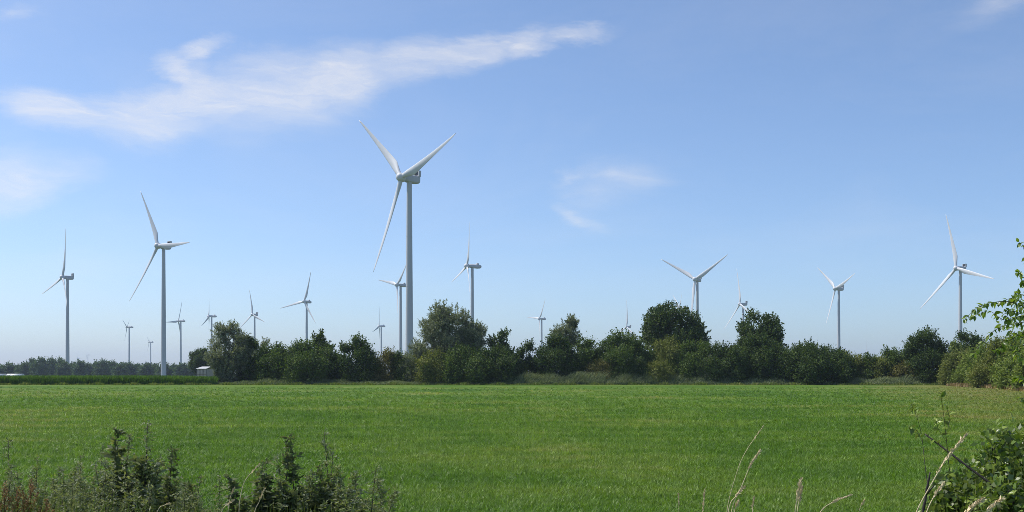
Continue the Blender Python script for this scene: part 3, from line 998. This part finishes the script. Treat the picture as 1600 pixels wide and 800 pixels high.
for (x, y, bl, yaw, ph, nk, lab) in TURB:
    root = empty('wind_turbine', (x, y, 0), -R(yaw))
    tag(root, lab, 'wind turbine', G_T)
    link('tower', tower_me, root)
    nc = link('nacelle', nac_a if nk == 'a' else nac_b, root, (0, 0, HUB), (-TILT * .6, 0, 0))
    if nk == 'a':
        cf = link('cooler', cool_frame, nc)
        link('grille', cool_grille, nc)
    else:
        link('cooler', dome_me, nc)
    hubc = Vector((0, -OV, HUB))
    link('hub', hub_me, root, hubc, (-TILT, 0, 0), (1.25, 1.15, 1.25))
    for k in range(3):
        mt = Matrix.Rotation(-TILT, 4, 'X') @ Matrix.Rotation(R(ph + 120 * k), 4, 'Y')
        s = bl / BL
        link('blade', blade_me, root, hubc, mt.to_euler(), (s ** .5, s, s))

# ------------------------------------------------------------------ shed, tunnels, mast
d = 300.0
shed = tag(empty('shed', ((323.5 - 800) / F * d, d, 0), R(-30)), 'small weathered board shed with pale roof beside the leftmost willow', 'shed')
SW, SDp, SH = 1.75, 2.0, 3.75
for i in range(7):
    mb = MB()
    a = -SW + i * 2 * SW / 7
    mb.box(a + .015, a + 2 * SW / 7 - .015, -SDp - .02, -SDp + .02, 0, SH)
    link('plank', mb.mesh('plank', M['wood_grey']), shed)
mb = MB()
mb.box(-SW + .03, SW - .03, -SDp + .03, SDp, 0, SH - .03)
link('wall', mb.mesh('wall', M['wood_grey']), shed)
for a in (-SW, -SW * .33, SW * .33, SW):
    mb = MB()
    mb.box(a - .08, a + .08, -SDp - .09, -SDp - .024, 0, SH)
    link('post', mb.mesh('post', M['post']), shed)
mb = MB()
mb.box(-SW + .09, SW - .09, -SDp - .07, -SDp - .025, SH * .60, SH * .60 + .12)
link('rail', mb.mesh('rail', M['post']), shed)
mb = MB()
prof = [(-SDp - .3, SH - .02), (0, SH + .55), (SDp + .3, SH - .02), (SDp + .3, SH + .08), (0, SH + .67), (-SDp - .3, SH + .08)]
mb.rings([[(-SW - .2, a, b) for a, b in prof], [(SW + .2, a, b) for a, b in prof]], smooth=False)
link('roof', mb.mesh('roof', M['roof_sheet']), shed)

for px0, px1, lab in ((-30, 8.5, 'white plastic tunnel roof at the left edge of the distant trees'), (12, 36, 'white plastic tunnel glimpsed between the distant tree stems')):
    d = 860.0
    x0, x1 = (px0 - 800) / F * d, (px1 - 800) / F * d
    t = tag(empty('polytunnel', ((x0 + x1) / 2, d, 0)), lab, 'polytunnel')
    L = (x1 - x0) / 2
    mb = MB()
    arc = [(3.2 * math.cos(R(a)), 2.1 * math.sin(R(a))) for a in range(0, 181, 12)]
    mb.rings([[(xx, a, b) for a, b in arc] for xx in (-L, L)], cap=True)
    link('cover', mb.mesh('cover', M['tunnel']), t)
    for k in range(5):
        mb = MB()
        xx = -L + .1 + k * (2 * L - .2) / 4
        mb.tube([(xx, a * 1.02, b * 1.02) for a, b in arc], [.05] * len(arc), 5)
        link('hoop', mb.mesh('hoop', M['paint_pole']), t)

d = 3000.0
mast = tag(empty('lattice_mast', ((1354.5 - 800) / F * d, d, 0)), 'thin pale lattice radio mast on the horizon above the shrubs', 'mast')
MH = CZ + (HZ - 531) / F * d
mb = MB()
for k in range(3):
    a = 2 * math.pi * k / 3
    mb.tube([(1.3 * math.cos(a), 1.3 * math.sin(a), 0), (.5 * math.cos(a), .5 * math.sin(a), MH * .82)], [.22, .16], 5)
    for q in range(14):
        z0, z1 = MH * .82 * q / 14, MH * .82 * (q + 1) / 14
        r0, r1 = 1.3 - .8 * q / 14, 1.3 - .8 * (q + 1) / 14
        b = a + 2 * math.pi / 3
        mb.tube([(r0 * math.cos(a), r0 * math.sin(a), z0), (r1 * math.cos(b), r1 * math.sin(b), z1)], [.1, .1], 4)
link('lattice', mb.mesh('lattice', M['paint_pole']), mast)
mb = MB()
mb.tube([(0, 0, MH * .8), (0, 0, MH)], [.3, .15], 6)
link('antenna', mb.mesh('antenna', M['paint_pole']), mast)
mb = MB()
mb.rings([ring_xy(0, 0, z, r, 12) for z, r in ((MH * .60, 1.4), (MH * .605, 2.4), (MH * .66, 2.4), (MH * .665, 1.4))])
link('platform', mb.mesh('platform', M['paint_pole']), mast)


# ------------------------------------------------------------------ foreground weeds
def mugwort_meshes(rng, leaf=.05, width=.010, nmain=8, spread=.3, mat='mugwort'):
    """bushy plant 1 m tall: ascending main shoots, each with short side twigs and splayed leaflets; scaled when placed"""
    mb = MB()
    P, A, Ls, T = [], [], [], []

    def put(p, axis, ln):
        P.append(np.array(p))
        A.append(axis)
        Ls.append(ln)
        T.append(rng.uniform(.05, .95))

    for i in range(nmain):
        a = i * 2.4 + rng.uniform(-.6, .6)
        t0 = 0.0 if i == 0 else rng.uniform(.08, .55)
        zt = 1.0 if i == 0 else rng.uniform(.5, .93)
        out_ = .03 if i == 0 else spread * rng.uniform(.25, 1.0) * (zt - t0 + .25)
        wob = rng.normal(0, .02, 2)
        p0 = Vector((0, 0, t0))
        p2 = Vector((math.cos(a) * out_ + wob[0], math.sin(a) * out_ + wob[1], zt))
        p1 = p0.lerp(p2, .5) + Vector((math.cos(a), math.sin(a), -.25)) * out_ * .35 + Vector((rng.normal(0, .012), rng.normal(0, .012), 0))
        c = bez([p0, p1, p2], 11)
        n = len(c)
        r0 = .0055 if i == 0 else .0034
        mb.tube(c, [max(.0008, r0 * (1 - .85 * k / n)) for k in range(n)], 5)
        for k in range(2, n):
            f = k / n
            up = np.array((c[k] - c[k - 1]).normalized())
            for q in range(3):
                aa = rng.uniform(0, 6.28)
                tw = np.array([math.cos(aa), math.sin(aa), rng.uniform(.2, 1.3)])
                tw /= np.linalg.norm(tw)
                ln = rng.uniform(.025, .085) * (1.15 - .75 * f)
                base = np.array(c[k - 1].lerp(c[k], rng.uniform(0, 1)))
                tip = base + tw * ln
                if rng.uniform() < .6:
                    mb.tube([base, tip], [.0013, .0007], 3)
                for m in range(int(5 + ln * 70)):
                    s_ = rng.uniform(.15, 1.05)
                    ax = tw * .5 + rng.normal(size=3) * .75 + np.array([0, 0, -.1])
                    put(base + tw * ln * s_, ax, leaf * rng.uniform(.35, 1.1) * (1.1 - .5 * f))
            # budding tip
            if f > .7:
                for m in range(6):
                    put(np.array(c[k]) + rng.normal(size=3) * .006, up + rng.normal(size=3) * .5, leaf * rng.uniform(.2, .5))
    P, A, Ls, T = np.array(P), np.array(A), np.array(Ls), np.array(T)
    q = leaf_quads(rng, P, A, Ls, Ls * width / .05 * rng.uniform(.8, 1.5, len(Ls)) * 1.2)
    return mb.mesh('stem', M['mugwort_stem']), quads_mesh('leaves', q, 4, M[mat], np.repeat(T, 4))


rng = np.random.default_rng(31)
fine = [mugwort_meshes(rng, .042, .012, 9, .34) for _ in range(6)]
broad = [mugwort_meshes(rng, .064, .018, 6, .26, 'mugwort_dark') for _ in range(4)]
spread_fine = [mugwort_meshes(rng, .038, .012, 14, .55) for _ in range(2)]


def weed(px, top, d, meshes, label, group, rz):
    x = (px - 800) / F * d
    gz = float(ground_z(x, d))
    h = CZ + (HZ - top) / F * d - gz
    root = tag(empty('mugwort_plant', (x, d, gz), rz), label, 'weed', group)
    root.rotation_euler = (rng.normal(0, .07), rng.normal(0, .07), rz)
    wsc = h * rng.uniform(1.1, 1.55)
    link('stem', meshes[0], root, scale=(wsc, wsc, h))
    link('leaves', meshes[1], root, scale=(wsc, wsc, h))['kind'] = 'stuff'


GL, GR_ = 'mugwort in the bottom left clump', 'mugwort in the clump left of bottom centre'
left = [(5, 688, 'tall thin mugwort stem at the left edge'), (212, 659, 'tallest feathery mugwort of the bottom left clump'), (199, 672, 'dark stem mugwort directly left of the tallest feathery one'),
        (140, 696, 'broad topped mugwort in the middle of the bottom left clump'), (85, 727, 'short dark mugwort spike right above the rust coloured seed heads'), (252, 700, 'slender mugwort at the right part of the left clump'),
        (32, 714, 'small mugwort spike above the rust seeds near the left edge')]
shared_l = 'grey-green mugwort filling the dense bottom left weed clump'
fill_l = [(58, 738), (20, 745), (70, 752), (108, 712), (120, 735), (152, 718), (170, 722), (185, 728), (228, 712), (240, 735), (268, 728), (285, 744), (300, 758), (316, 782), (205, 735), (175, 750), (130, 755), (95, 757), (255, 755), (220, 762), (155, 765), (280, 775), (190, 775), (115, 778), (245, 785), (-10, 735), (45, 770), (5, 772), (100, 742), (145, 748), (165, 742), (195, 755), (210, 748), (235, 752), (265, 752), (290, 768), (300, 785), (270, 788), (225, 782), (180, 790), (140, 785), (110, 760), (88, 775), (128, 770), (305, 772), (250, 770)]
k = 0
for px, top, lab in left:
    weed(px, top, 8.8 + rng.uniform(-.5, .5), (broad if k % 3 == 2 else fine)[k % 4], lab, GL, rng.uniform(0, 6.28))
    k += 1
for px, top in fill_l:
    weed(px, top, 9.0 + rng.uniform(-.8, .8), (spread_fine if k % 4 == 0 else fine)[k % 2 if k % 4 == 0 else k % 6], shared_l, GL, rng.uniform(0, 6.28))
    k += 1
right = [(466, 682, 'tall dark upright mugwort with broad leaves left of bottom centre'), (545, 672, 'pale feathery mugwort at the right end of the second clump'), (516, 705, 'forked mugwort beside the pale feathery one'),
         (405, 724, 'thin mugwort at the left end of the second clump'), (448, 712, 'shorter dark mugwort touching the tall dark upright one')]
shared_r = 'dark mugwort filling the weed clump left of bottom centre'
fill_r = [(385, 772), (420, 745), (482, 735), (497, 730), (528, 742), (556, 728), (432, 768), (505, 762), (545, 765), (470, 765), (410, 782), (566, 788), (452, 788), (525, 785), (340, 790), (490, 790)]
for px, top, lab in right:
    weed(px, top, 8.2 + rng.uniform(-.4, .4), (fine if 'feathery' in lab else broad)[k % 4], lab, GR_, rng.uniform(0, 6.28))
    k += 1
for px, top in fill_r:
    weed(px, top, 8.4 + rng.uniform(-.6, .6), (broad if k % 3 else fine)[k % 4], shared_r, GR_, rng.uniform(0, 6.28))
    k += 1

# rust coloured dock seed heads
for i, (px, top, lab) in enumerate([(6, 762, 'rust red dock seed head at the left edge'), (26, 770, 'short rust brown dock seed head second from the left edge'), (47, 756, 'tallest orange rust dock seed head below the short mugwort spike'),
                                    (36, 785, 'low rust dock seed head between the two taller ones'), (72, 789, 'brown dock seed head right of the orange one')]):
    d = 8.0
    x = (px - 800) / F * d
    gz = float(ground_z(x, d))
    h = CZ + (HZ - top) / F * d - gz
    root = tag(empty('dock_plant', (x, d, gz)), lab, 'dock plant', 'rust coloured docks at the bottom left')
    mb = MB()
    mb.tube([(0, 0, 0), (.01, .01, h * .6), (0, 0, h)], [.006, .004, .002], 5)
    P, A, T = [], [], []
    for b in range(7):
        t = .62 + .05 * b
        a = b * 2.4
        ln = .16 * (1.15 - t) + .04
        b0 = np.array([0, 0, h * t])
        tip = b0 + np.array([math.cos(a) * .45, math.sin(a) * .45, 1]) * ln * 1.3
        mb.tube([b0, tip], [.002, .0015], 4)
        for q in range(70):
            s = rng.uniform(.1, 1)
            P.append(b0 + (tip - b0) * s + rng.normal(size=3) * .008)
            A.append(rng.normal(size=3))
            T.append(rng.uniform(0, 1))
    P, A, T = np.array(P), np.array(A), np.array(T)
    link('stem', mb.mesh('stem', M['rust']), root)
    link('seeds', quads_mesh('seeds', leaf_quads(rng, P, A, np.full(len(P), .013), np.full(len(P), .011)), 4, M['rust'], np.repeat(T, 4)), root)['kind'] = 'stuff'

# dry grass stalks
STALKS = [
    ([(1140, 860), (1136, 800), (1150, 742), (1165, 706), (1193, 665)], 7.0, .0022, .25, 'tall thin bent straw stalk, highest of the right of centre stalks'),
    ([(1146, 860), (1143, 800), (1160, 757), (1174, 724), (1188, 704)], 6.8, .0045, .5, 'thicker straw stalk just below the tall thin bent one'),
    ([(1135, 860), (1139, 795), (1150, 775), (1163, 761)], 6.8, .004, .5, 'short straw stalk at the foot of the thicker one'),
    ([(1150, 850), (1148, 800), (1154, 783)], 6.7, .004, .5, 'shortest straw tip beside the foot of the pair of stalks'),
    ([(1178, 850), (1176, 800), (1178, 778)], 6.9, .003, .5, 'small greenish straw tip between the stalk groups'),
    ([(1238, 850), (1243, 795), (1247, 772), (1251, 751)], 6.5, .006, .7, 'upright tan seed head left of the bent stalk near bottom right'),
    ([(1244, 850), (1246, 800), (1250, 775), (1253, 762)], 6.6, .005, .7, 'second seed head tight against the upright tan one'),
    ([(1262, 845), (1282, 800), (1303, 784), (1328, 774)], 6.6, .004, .6, 'straw stalk arching to the right near bottom right'),
    ([(1094, 850), (1098, 800), (1101, 767)], 7.2, .0035, .6, 'brownish stalk left of the bent straw stalks'),
    ([(1060, 850), (1061, 800), (1060, 772)], 7.4, .0025, .5, 'faint brown stalk left of the brownish stalk'),
    ([(1405, 870), (1432, 800), (1455, 757), (1480, 715), (1508, 681)], 5.5, .006, .6, 'big pale tan grass seed head crossing the dark cane'),
    ([(1430, 860), (1448, 800), (1462, 772), (1474, 757)], 5.6, .004, .6, 'small tan seed head below the big pale one'),
    ([(1490, 850), (1512, 800), (1534, 781)], 5.2, .006, .7, 'tan seed head lying low in front of the bramble'),
    ([(1530, 850), (1543, 800), (1565, 780)], 5.2, .0055, .7, 'second low tan seed head in front of the bramble'),
    ([(1335, 850), (1342, 800), (1350, 782)], 6.8, .0018, .4, 'hair thin pale stalk right of the arching one'),
    ([(372, 840), (374, 790), (380, 758), (388, 744), (405, 726)], 7.4, .0026, .3, 'bent straw stalk over the left end of the second weed clump'),
    ([(388, 850), (398, 800), (405, 784), (413, 764)], 7.2, .0028, .4, 'straight straw stalk in the second weed clump'),
    ([(335, 840), (347, 798), (356, 788), (364, 782)], 7.2, .0035, .5, 'short straw stalk between the two weed clumps'),
    ([(352, 840), (359, 782), (366, 763)], 7.3, .0022, .4, 'thin straw stalk between the two weed clumps'),
    ([(230, 840), (247, 797), (256, 790), (264, 787)], 7.4, .003, .3, 'bent pale straw low in the bottom left clump'),
]
for pts, d, r, head, lab in STALKS:
    p3 = [at(a, b, d) for a, b in pts]
    p3 = [Vector((p3[0].x - .05, d, float(ground_z(0, d))))] + p3
    org = p3[0].copy()
    c = bez([p - org for p in p3], 8)
    root = tag(empty('straw_stalk', org), lab, 'straw stalk', 'dry grass stalks in the foreground')
    mb = MB()
    n = len(c)
    mb.tube(c, [max(.0014, min(r, .003) * 1.25 * (1 - .5 * i / n)) for i in range(n)], 5)
    link('stem', mb.mesh('stem', M['straw']), root)
    # spikelets pressed along the upper part
    P, A, L = [], [], []
    i0 = int(n * (1 - head * .55))
    for q in range(int(240 * head)):
        f = rng.uniform(i0, n - 1.01)
        i = int(f)
        b = c[i].lerp(c[i + 1], f - i)
        dr = (c[i + 1] - c[i]).normalized()
        fr = (f - i0) / (n - i0)
        P.append(np.array(b) + rng.normal(size=3) * r * .75 * (1 - .6 * fr))
        A.append(np.array(dr) + rng.normal(size=3) * .3)
        L.append((.010 + r * 2.2) * rng.uniform(.6, 1.2))
    P, A, L = np.array(P), np.array(A), np.array(L)
    q = leaf_quads(rng, P, A, L, L * .3)
    link('seed_head', quads_mesh('seed_head', q, 4, M['straw']), root)['kind'] = 'stuff'

# ------------------------------------------------------------------ right foreground: bramble, cane, overhanging branch
def leaf_mesh(rng, mat, L=1.0, W=.55, notch=True):
    """one ovate leaf, folded on its midrib and drooping, length 1 along +Y"""
    ts = [0, .12, .35, .6, .82, 1.0]
    wd = [.02, .62, 1.0, .82, .40, 0.0]
    V, Fc = [], []
    for t, q in zip(ts, wd):
        z = -.22 * t * t
        s = .5 * W * q * rng.uniform(.92, 1.08)
        V += [(-s, t * L, z + s * .35), (0, t * L, z), (s, t * L, z + s * .35)]
    for i in range(5):
        b = i * 3
        Fc += [(b, b + 1, b + 4, b + 3), (b + 1, b + 2, b + 5, b + 4)]
    me = bpy.data.meshes.new('leaf')
    me.from_pydata(V, [], Fc)
    at_ = me.attributes.new('tint', 'FLOAT', 'POINT')
    at_.data.foreach_set('value', np.full(len(V), rng.uniform(.15, .9), np.float32))
    me.polygons.foreach_set('use_smooth', [True] * len(Fc))
    me.materials.append(mat)
    return me


br_leaf = [leaf_mesh(rng, M['bramble'], 1, .68) for _ in range(8)]
ov_leaf = [leaf_mesh(rng, M['branch_leaf'], 1, .58) for _ in range(8)]


def place_leaf(mesh, parent, pos, axis, size, rng):
    ax = Vector(axis).normalized()
    upv = Vector(rng.normal(size=3) * .45 + np.array([0, 0, 1]))
    sx = ax.cross(upv)
    if sx.length < 1e-3:
        sx = Vector((1, 0, 0))
    sx.normalize()
    nz = sx.cross(ax)
    m = Matrix((sx, ax, nz)).transposed()
    link('leaf', mesh, parent, pos, m.to_euler(), (size,) * 3)


def bramble(px, top, d, hw, label, seed, nleaf):
    rng = np.random.default_rng(seed)
    x = (px - 800) / F * d
    gz = float(ground_z(x, d))
    h = CZ + (HZ - top) / F * d - gz
    rad = hw / F * d
    root = tag(empty('bramble_bush', (x, d, gz)), label, 'bramble', 'brambles at the right edge')
    mb = MB()
    P, A = [], []
    for c in range(16):
        a = rng.uniform(0, 6.28)
        rr = rad * rng.uniform(.35, 1.0)
        hh = h * rng.uniform(.6, 1.0) * (1 - .35 * (rr / rad) ** 2)
        p = bez([(rng.normal(0, .05), rng.normal(0, .05), 0), (math.cos(a) * rr * .35, math.sin(a) * rr * .35, hh * .7), (math.cos(a) * rr * .75, math.sin(a) * rr * .75, hh), (math.cos(a) * rr * 1.1, math.sin(a) * rr * 1.1, hh * .82)], 6)
        mb.tube(p, [.006 * (1 - .7 * i / len(p)) for i in range(len(p))], 5)
        for q in range(260):
            i = rng.integers(5, len(p))
            P.append(np.array(p[i]) + rng.normal(size=3) * .055)
            A.append(np.array([math.cos(a), math.sin(a), .1]) * .5 + rng.normal(size=3) * .8)
    link('canes', mb.mesh('canes', M['cane']), root)
    P, A = np.array(P), np.array(A)
    P[:, 2] = np.maximum(P[:, 2], .03)
    # leaves that show largest: the ones on the outside
    out_ = np.hypot(P[:, 0], P[:, 1]) / rad + P[:, 2] / h * 1.4 - P[:, 1] / rad * .35 - P[:, 0] / rad * .25 + rng.uniform(0, .5, len(P))
    order = np.argsort(-out_)
    for j in order[:nleaf]:
        place_leaf(br_leaf[rng.integers(0, 8)], root, P[j], A[j] + np.array([0, 0, -.1]), rng.uniform(.026, .054), rng)
    rest = order[nleaf:]
    n = len(rest)
    q = leaf_quads(rng, P[rest], A[rest], rng.uniform(.03, .06, n), rng.uniform(.02, .04, n))
    link('inner_leaves', quads_mesh('inner_leaves', q, 4, M['bramble'], np.repeat(rng.uniform(.1, .8, n), 4)), root)['kind'] = 'stuff'


bramble(1596, 618, 7.2, 74, 'tall leafy bramble rising at the right edge above the dark cane', 501, 260)
bramble(1540, 678, 7.0, 74, 'lower bramble mound behind the dark cane', 502, 240)
bramble(1600, 745, 6.0, 75, 'nearest bramble in the bottom right corner', 503, 200)
bramble(1500, 738, 6.7, 48, 'small bramble clump left of the low tan seed heads', 504, 160)


# ------ shoots with paired leaves
def twig_plant(name, label, cat, group, paths, d, mesh_set, spacing, size, r0, seed, mat, droop=.35):
    """woody shoots given as picture-plane polylines at distance d with real depth wander, leaves in pairs"""
    rng = np.random.default_rng(seed)
    first = at(*paths[0][0], d)
    gz = float(ground_z(0, d))
    org = Vector((first.x, d, gz))
    root = tag(empty(name, org), label, cat, group)
    for pi, pth in enumerate(paths):
        dd = d
        pts = []
        for i, (a, b) in enumerate(pth):
            if i:
                dd += rng.uniform(-.18, .18)
            pts.append(at(a, b, dd) - org)
        c = bez(pts, 8)
        mb = MB()
        r = r0 * (1 if pi == 0 else .3)
        mb.tube(c, [max(.0012, r * (1 - .85 * i / len(c))) for i in range(len(c))], 6)
        link('twig' if pi else 'stem', mb.mesh('twig', mat), root)
        acc = 0
        for i in range(1, len(c)):
            seg = (c[i] - c[i - 1])
            acc += seg.length
            if acc > spacing and i > len(c) * (.12 if pi else .75):
                acc = 0
                dr = seg.normalized()
                for s in (-1, 1, 1 if rng.uniform() < .5 else -1):
                    if rng.uniform() < .1:
                        continue
                    side = dr.cross(Vector((rng.normal() * .4, -1, rng.normal() * .4))).normalized() * s
                    ax = dr * rng.uniform(.2, .8) + side * rng.uniform(.5, 1.0) + Vector((rng.normal() * .3, rng.normal() * .5, -droop * rng.uniform(.3, 1.6)))
                    place_leaf(mesh_set[rng.integers(0, len(mesh_set))], root, c[i], ax, size * rng.uniform(.5, 1.35), rng)
        for q in range(2):
            place_leaf(mesh_set[rng.integers(0, len(mesh_set))], root, c[-1], (c[-1] - c[-2]).normalized() + Vector(rng.normal(size=3) * .35), size * rng.uniform(.7, 1.0), rng)
    return root


twig_plant('overhanging_branch', 'overhanging leafy branch reaching in from the right edge before the rightmost turbine', 'branch', None, [
    [(1760, 1500), (1730, 900), (1700, 640), (1660, 540), (1630, 500)],
    [(1640, 520), (1610, 487), (1580, 472), (1550, 473), (1525, 482), (1507, 500)],
    [(1630, 505), (1600, 494), (1570, 500), (1545, 486), (1520, 495)],
    [(1620, 500), (1590, 505), (1562, 512), (1540, 528), (1522, 552)],
    [(1660, 560), (1620, 540), (1585, 520), (1560, 505)],
    [(1640, 510), (1610, 482), (1592, 470), (1580, 466), (1560, 474)],
    [(1650, 520), (1625, 480), (1608, 450), (1598, 432), (1590, 425)],
    [(1640, 480), (1622, 440), (1606, 410), (1598, 384), (1592, 378)],
    [(1645, 500), (1618, 470), (1600, 462), (1588, 458)],
    [(1660, 600), (1625, 575), (1600, 560), (1582, 552)],
    [(1670, 640), (1635, 615), (1605, 596), (1588, 590)],
    [(1655, 540), (1628, 520), (1604, 512), (1582, 500), (1566, 490)], [(1650, 530), (1620, 510), (1598, 520), (1580, 530), (1570, 536)],
    [(1650, 500), (1622, 462), (1605, 440), (1596, 446)], [(1652, 560), (1622, 548), (1598, 545), (1578, 540), (1556, 548)], [(1640, 510), (1612, 500), (1590, 488), (1572, 484)],
    [(1670, 660), (1630, 640), (1608, 625), (1592, 622)],
], 8.0, ov_leaf, .026, .041, .014, 601, M['cane'], .55)

for i, (pths, lab) in enumerate([
    ([[(1492, 830), (1484, 740), (1478, 680), (1474, 645), (1470, 616)], [(1478, 680), (1484, 655), (1480, 640)], [(1479, 690), (1466, 670), (1462, 650)]], 'thin young shoot with few leaves standing before the far grass at right'),
    ([[(1460, 830), (1447, 740), (1440, 680), (1432, 650), (1424, 632)], [(1440, 690), (1432, 672), (1422, 668)]], 'thinner leafy shoot left of the other thin shoot'),
]):
    twig_plant('thin_shoot', lab, 'shoot', 'thin shoots at the lower right', pths, 7.0, br_leaf, .045, .036, .0028, 610 + i, M['cane'], .1)

# dark cane lying across, with side thorns, and an upright dead stick
org = at(1640, 815, 6.2)
cane = tag(empty('dark_cane', org), 'long dark bare cane slanting across the bottom right corner', 'cane')
c = bez([at(a, b, dd) - org for a, b, dd in ((1760, 880, 6.0), (1640, 815, 6.1), (1575, 775, 6.2), (1520, 735, 6.3), (1478, 703, 6.4), (1445, 678, 6.5))], 8)
mb = MB()
mb.tube(c, [(.010 + rng.uniform(-.001, .0015)) * (1 - .6 * i / len(c)) for i in range(len(c))], 8)
link('stem', mb.mesh('stem', M['cane']), cane)
for i in range(3, len(c) - 1, 2):
    mb = MB()
    dv = Vector(rng.normal(size=3)).normalized()
    mb.tube([c[i], c[i] + dv * .022], [.004, .0004], 5)
    link('thorn', mb.mesh('thorn', M['cane']), cane)
for i in range(len(c) - 12, len(c)):
    place_leaf(br_leaf[i % 8], cane, c[i], rng.normal(size=3), rng.uniform(.025, .045), rng)
org = at(1440, 860, 6.0)
org.z = float(ground_z(0, 6))
stick = tag(empty('dead_stick', org), 'broken dark stick standing beside the big pale seed head', 'stick')
mb = MB()
c = bez([Vector((0, 0, 0)), at(1440, 830, 6.0) - org, at(1446, 780, 6.0) - org, at(1453, 738, 6.0) - org], 6)
mb.tube([p + Vector(rng.normal(size=3) * .0015) for p in c], [.009 - .0002 * i + rng.uniform(-.001, .0015) for i in range(len(c))], 8)
link('stem', mb.mesh('stem', M['cane']), stick)
mb = MB()
mb.tube([c[-6], c[-6] + Vector((.03, -.03, .05))], [.007, .003], 6)
link('side_stub', mb.mesh('side_stub', M['cane']), stick)

# ------------------------------------------------------------------ summer haze
m, t, o = new_mat('haze_air')
pv = t.add('ShaderNodeVolumePrincipled')
pv.inputs['Color'].default_value = (0.66, 0.76, 1.0, 1)
pv.inputs['Density'].default_value = 0.000085
pv.inputs['Anisotropy'].default_value = 0.2
t.l.new(pv.outputs[0], o.inputs['Volume'])
mb = MB()
mb.box(-8950, 8950, -8950, 8950, -1.0, 165.0)
hz = link('haze', mb.mesh('haze', m))
tag(hz, 'thin pale summer haze over the plain', 'haze', kind='stuff')
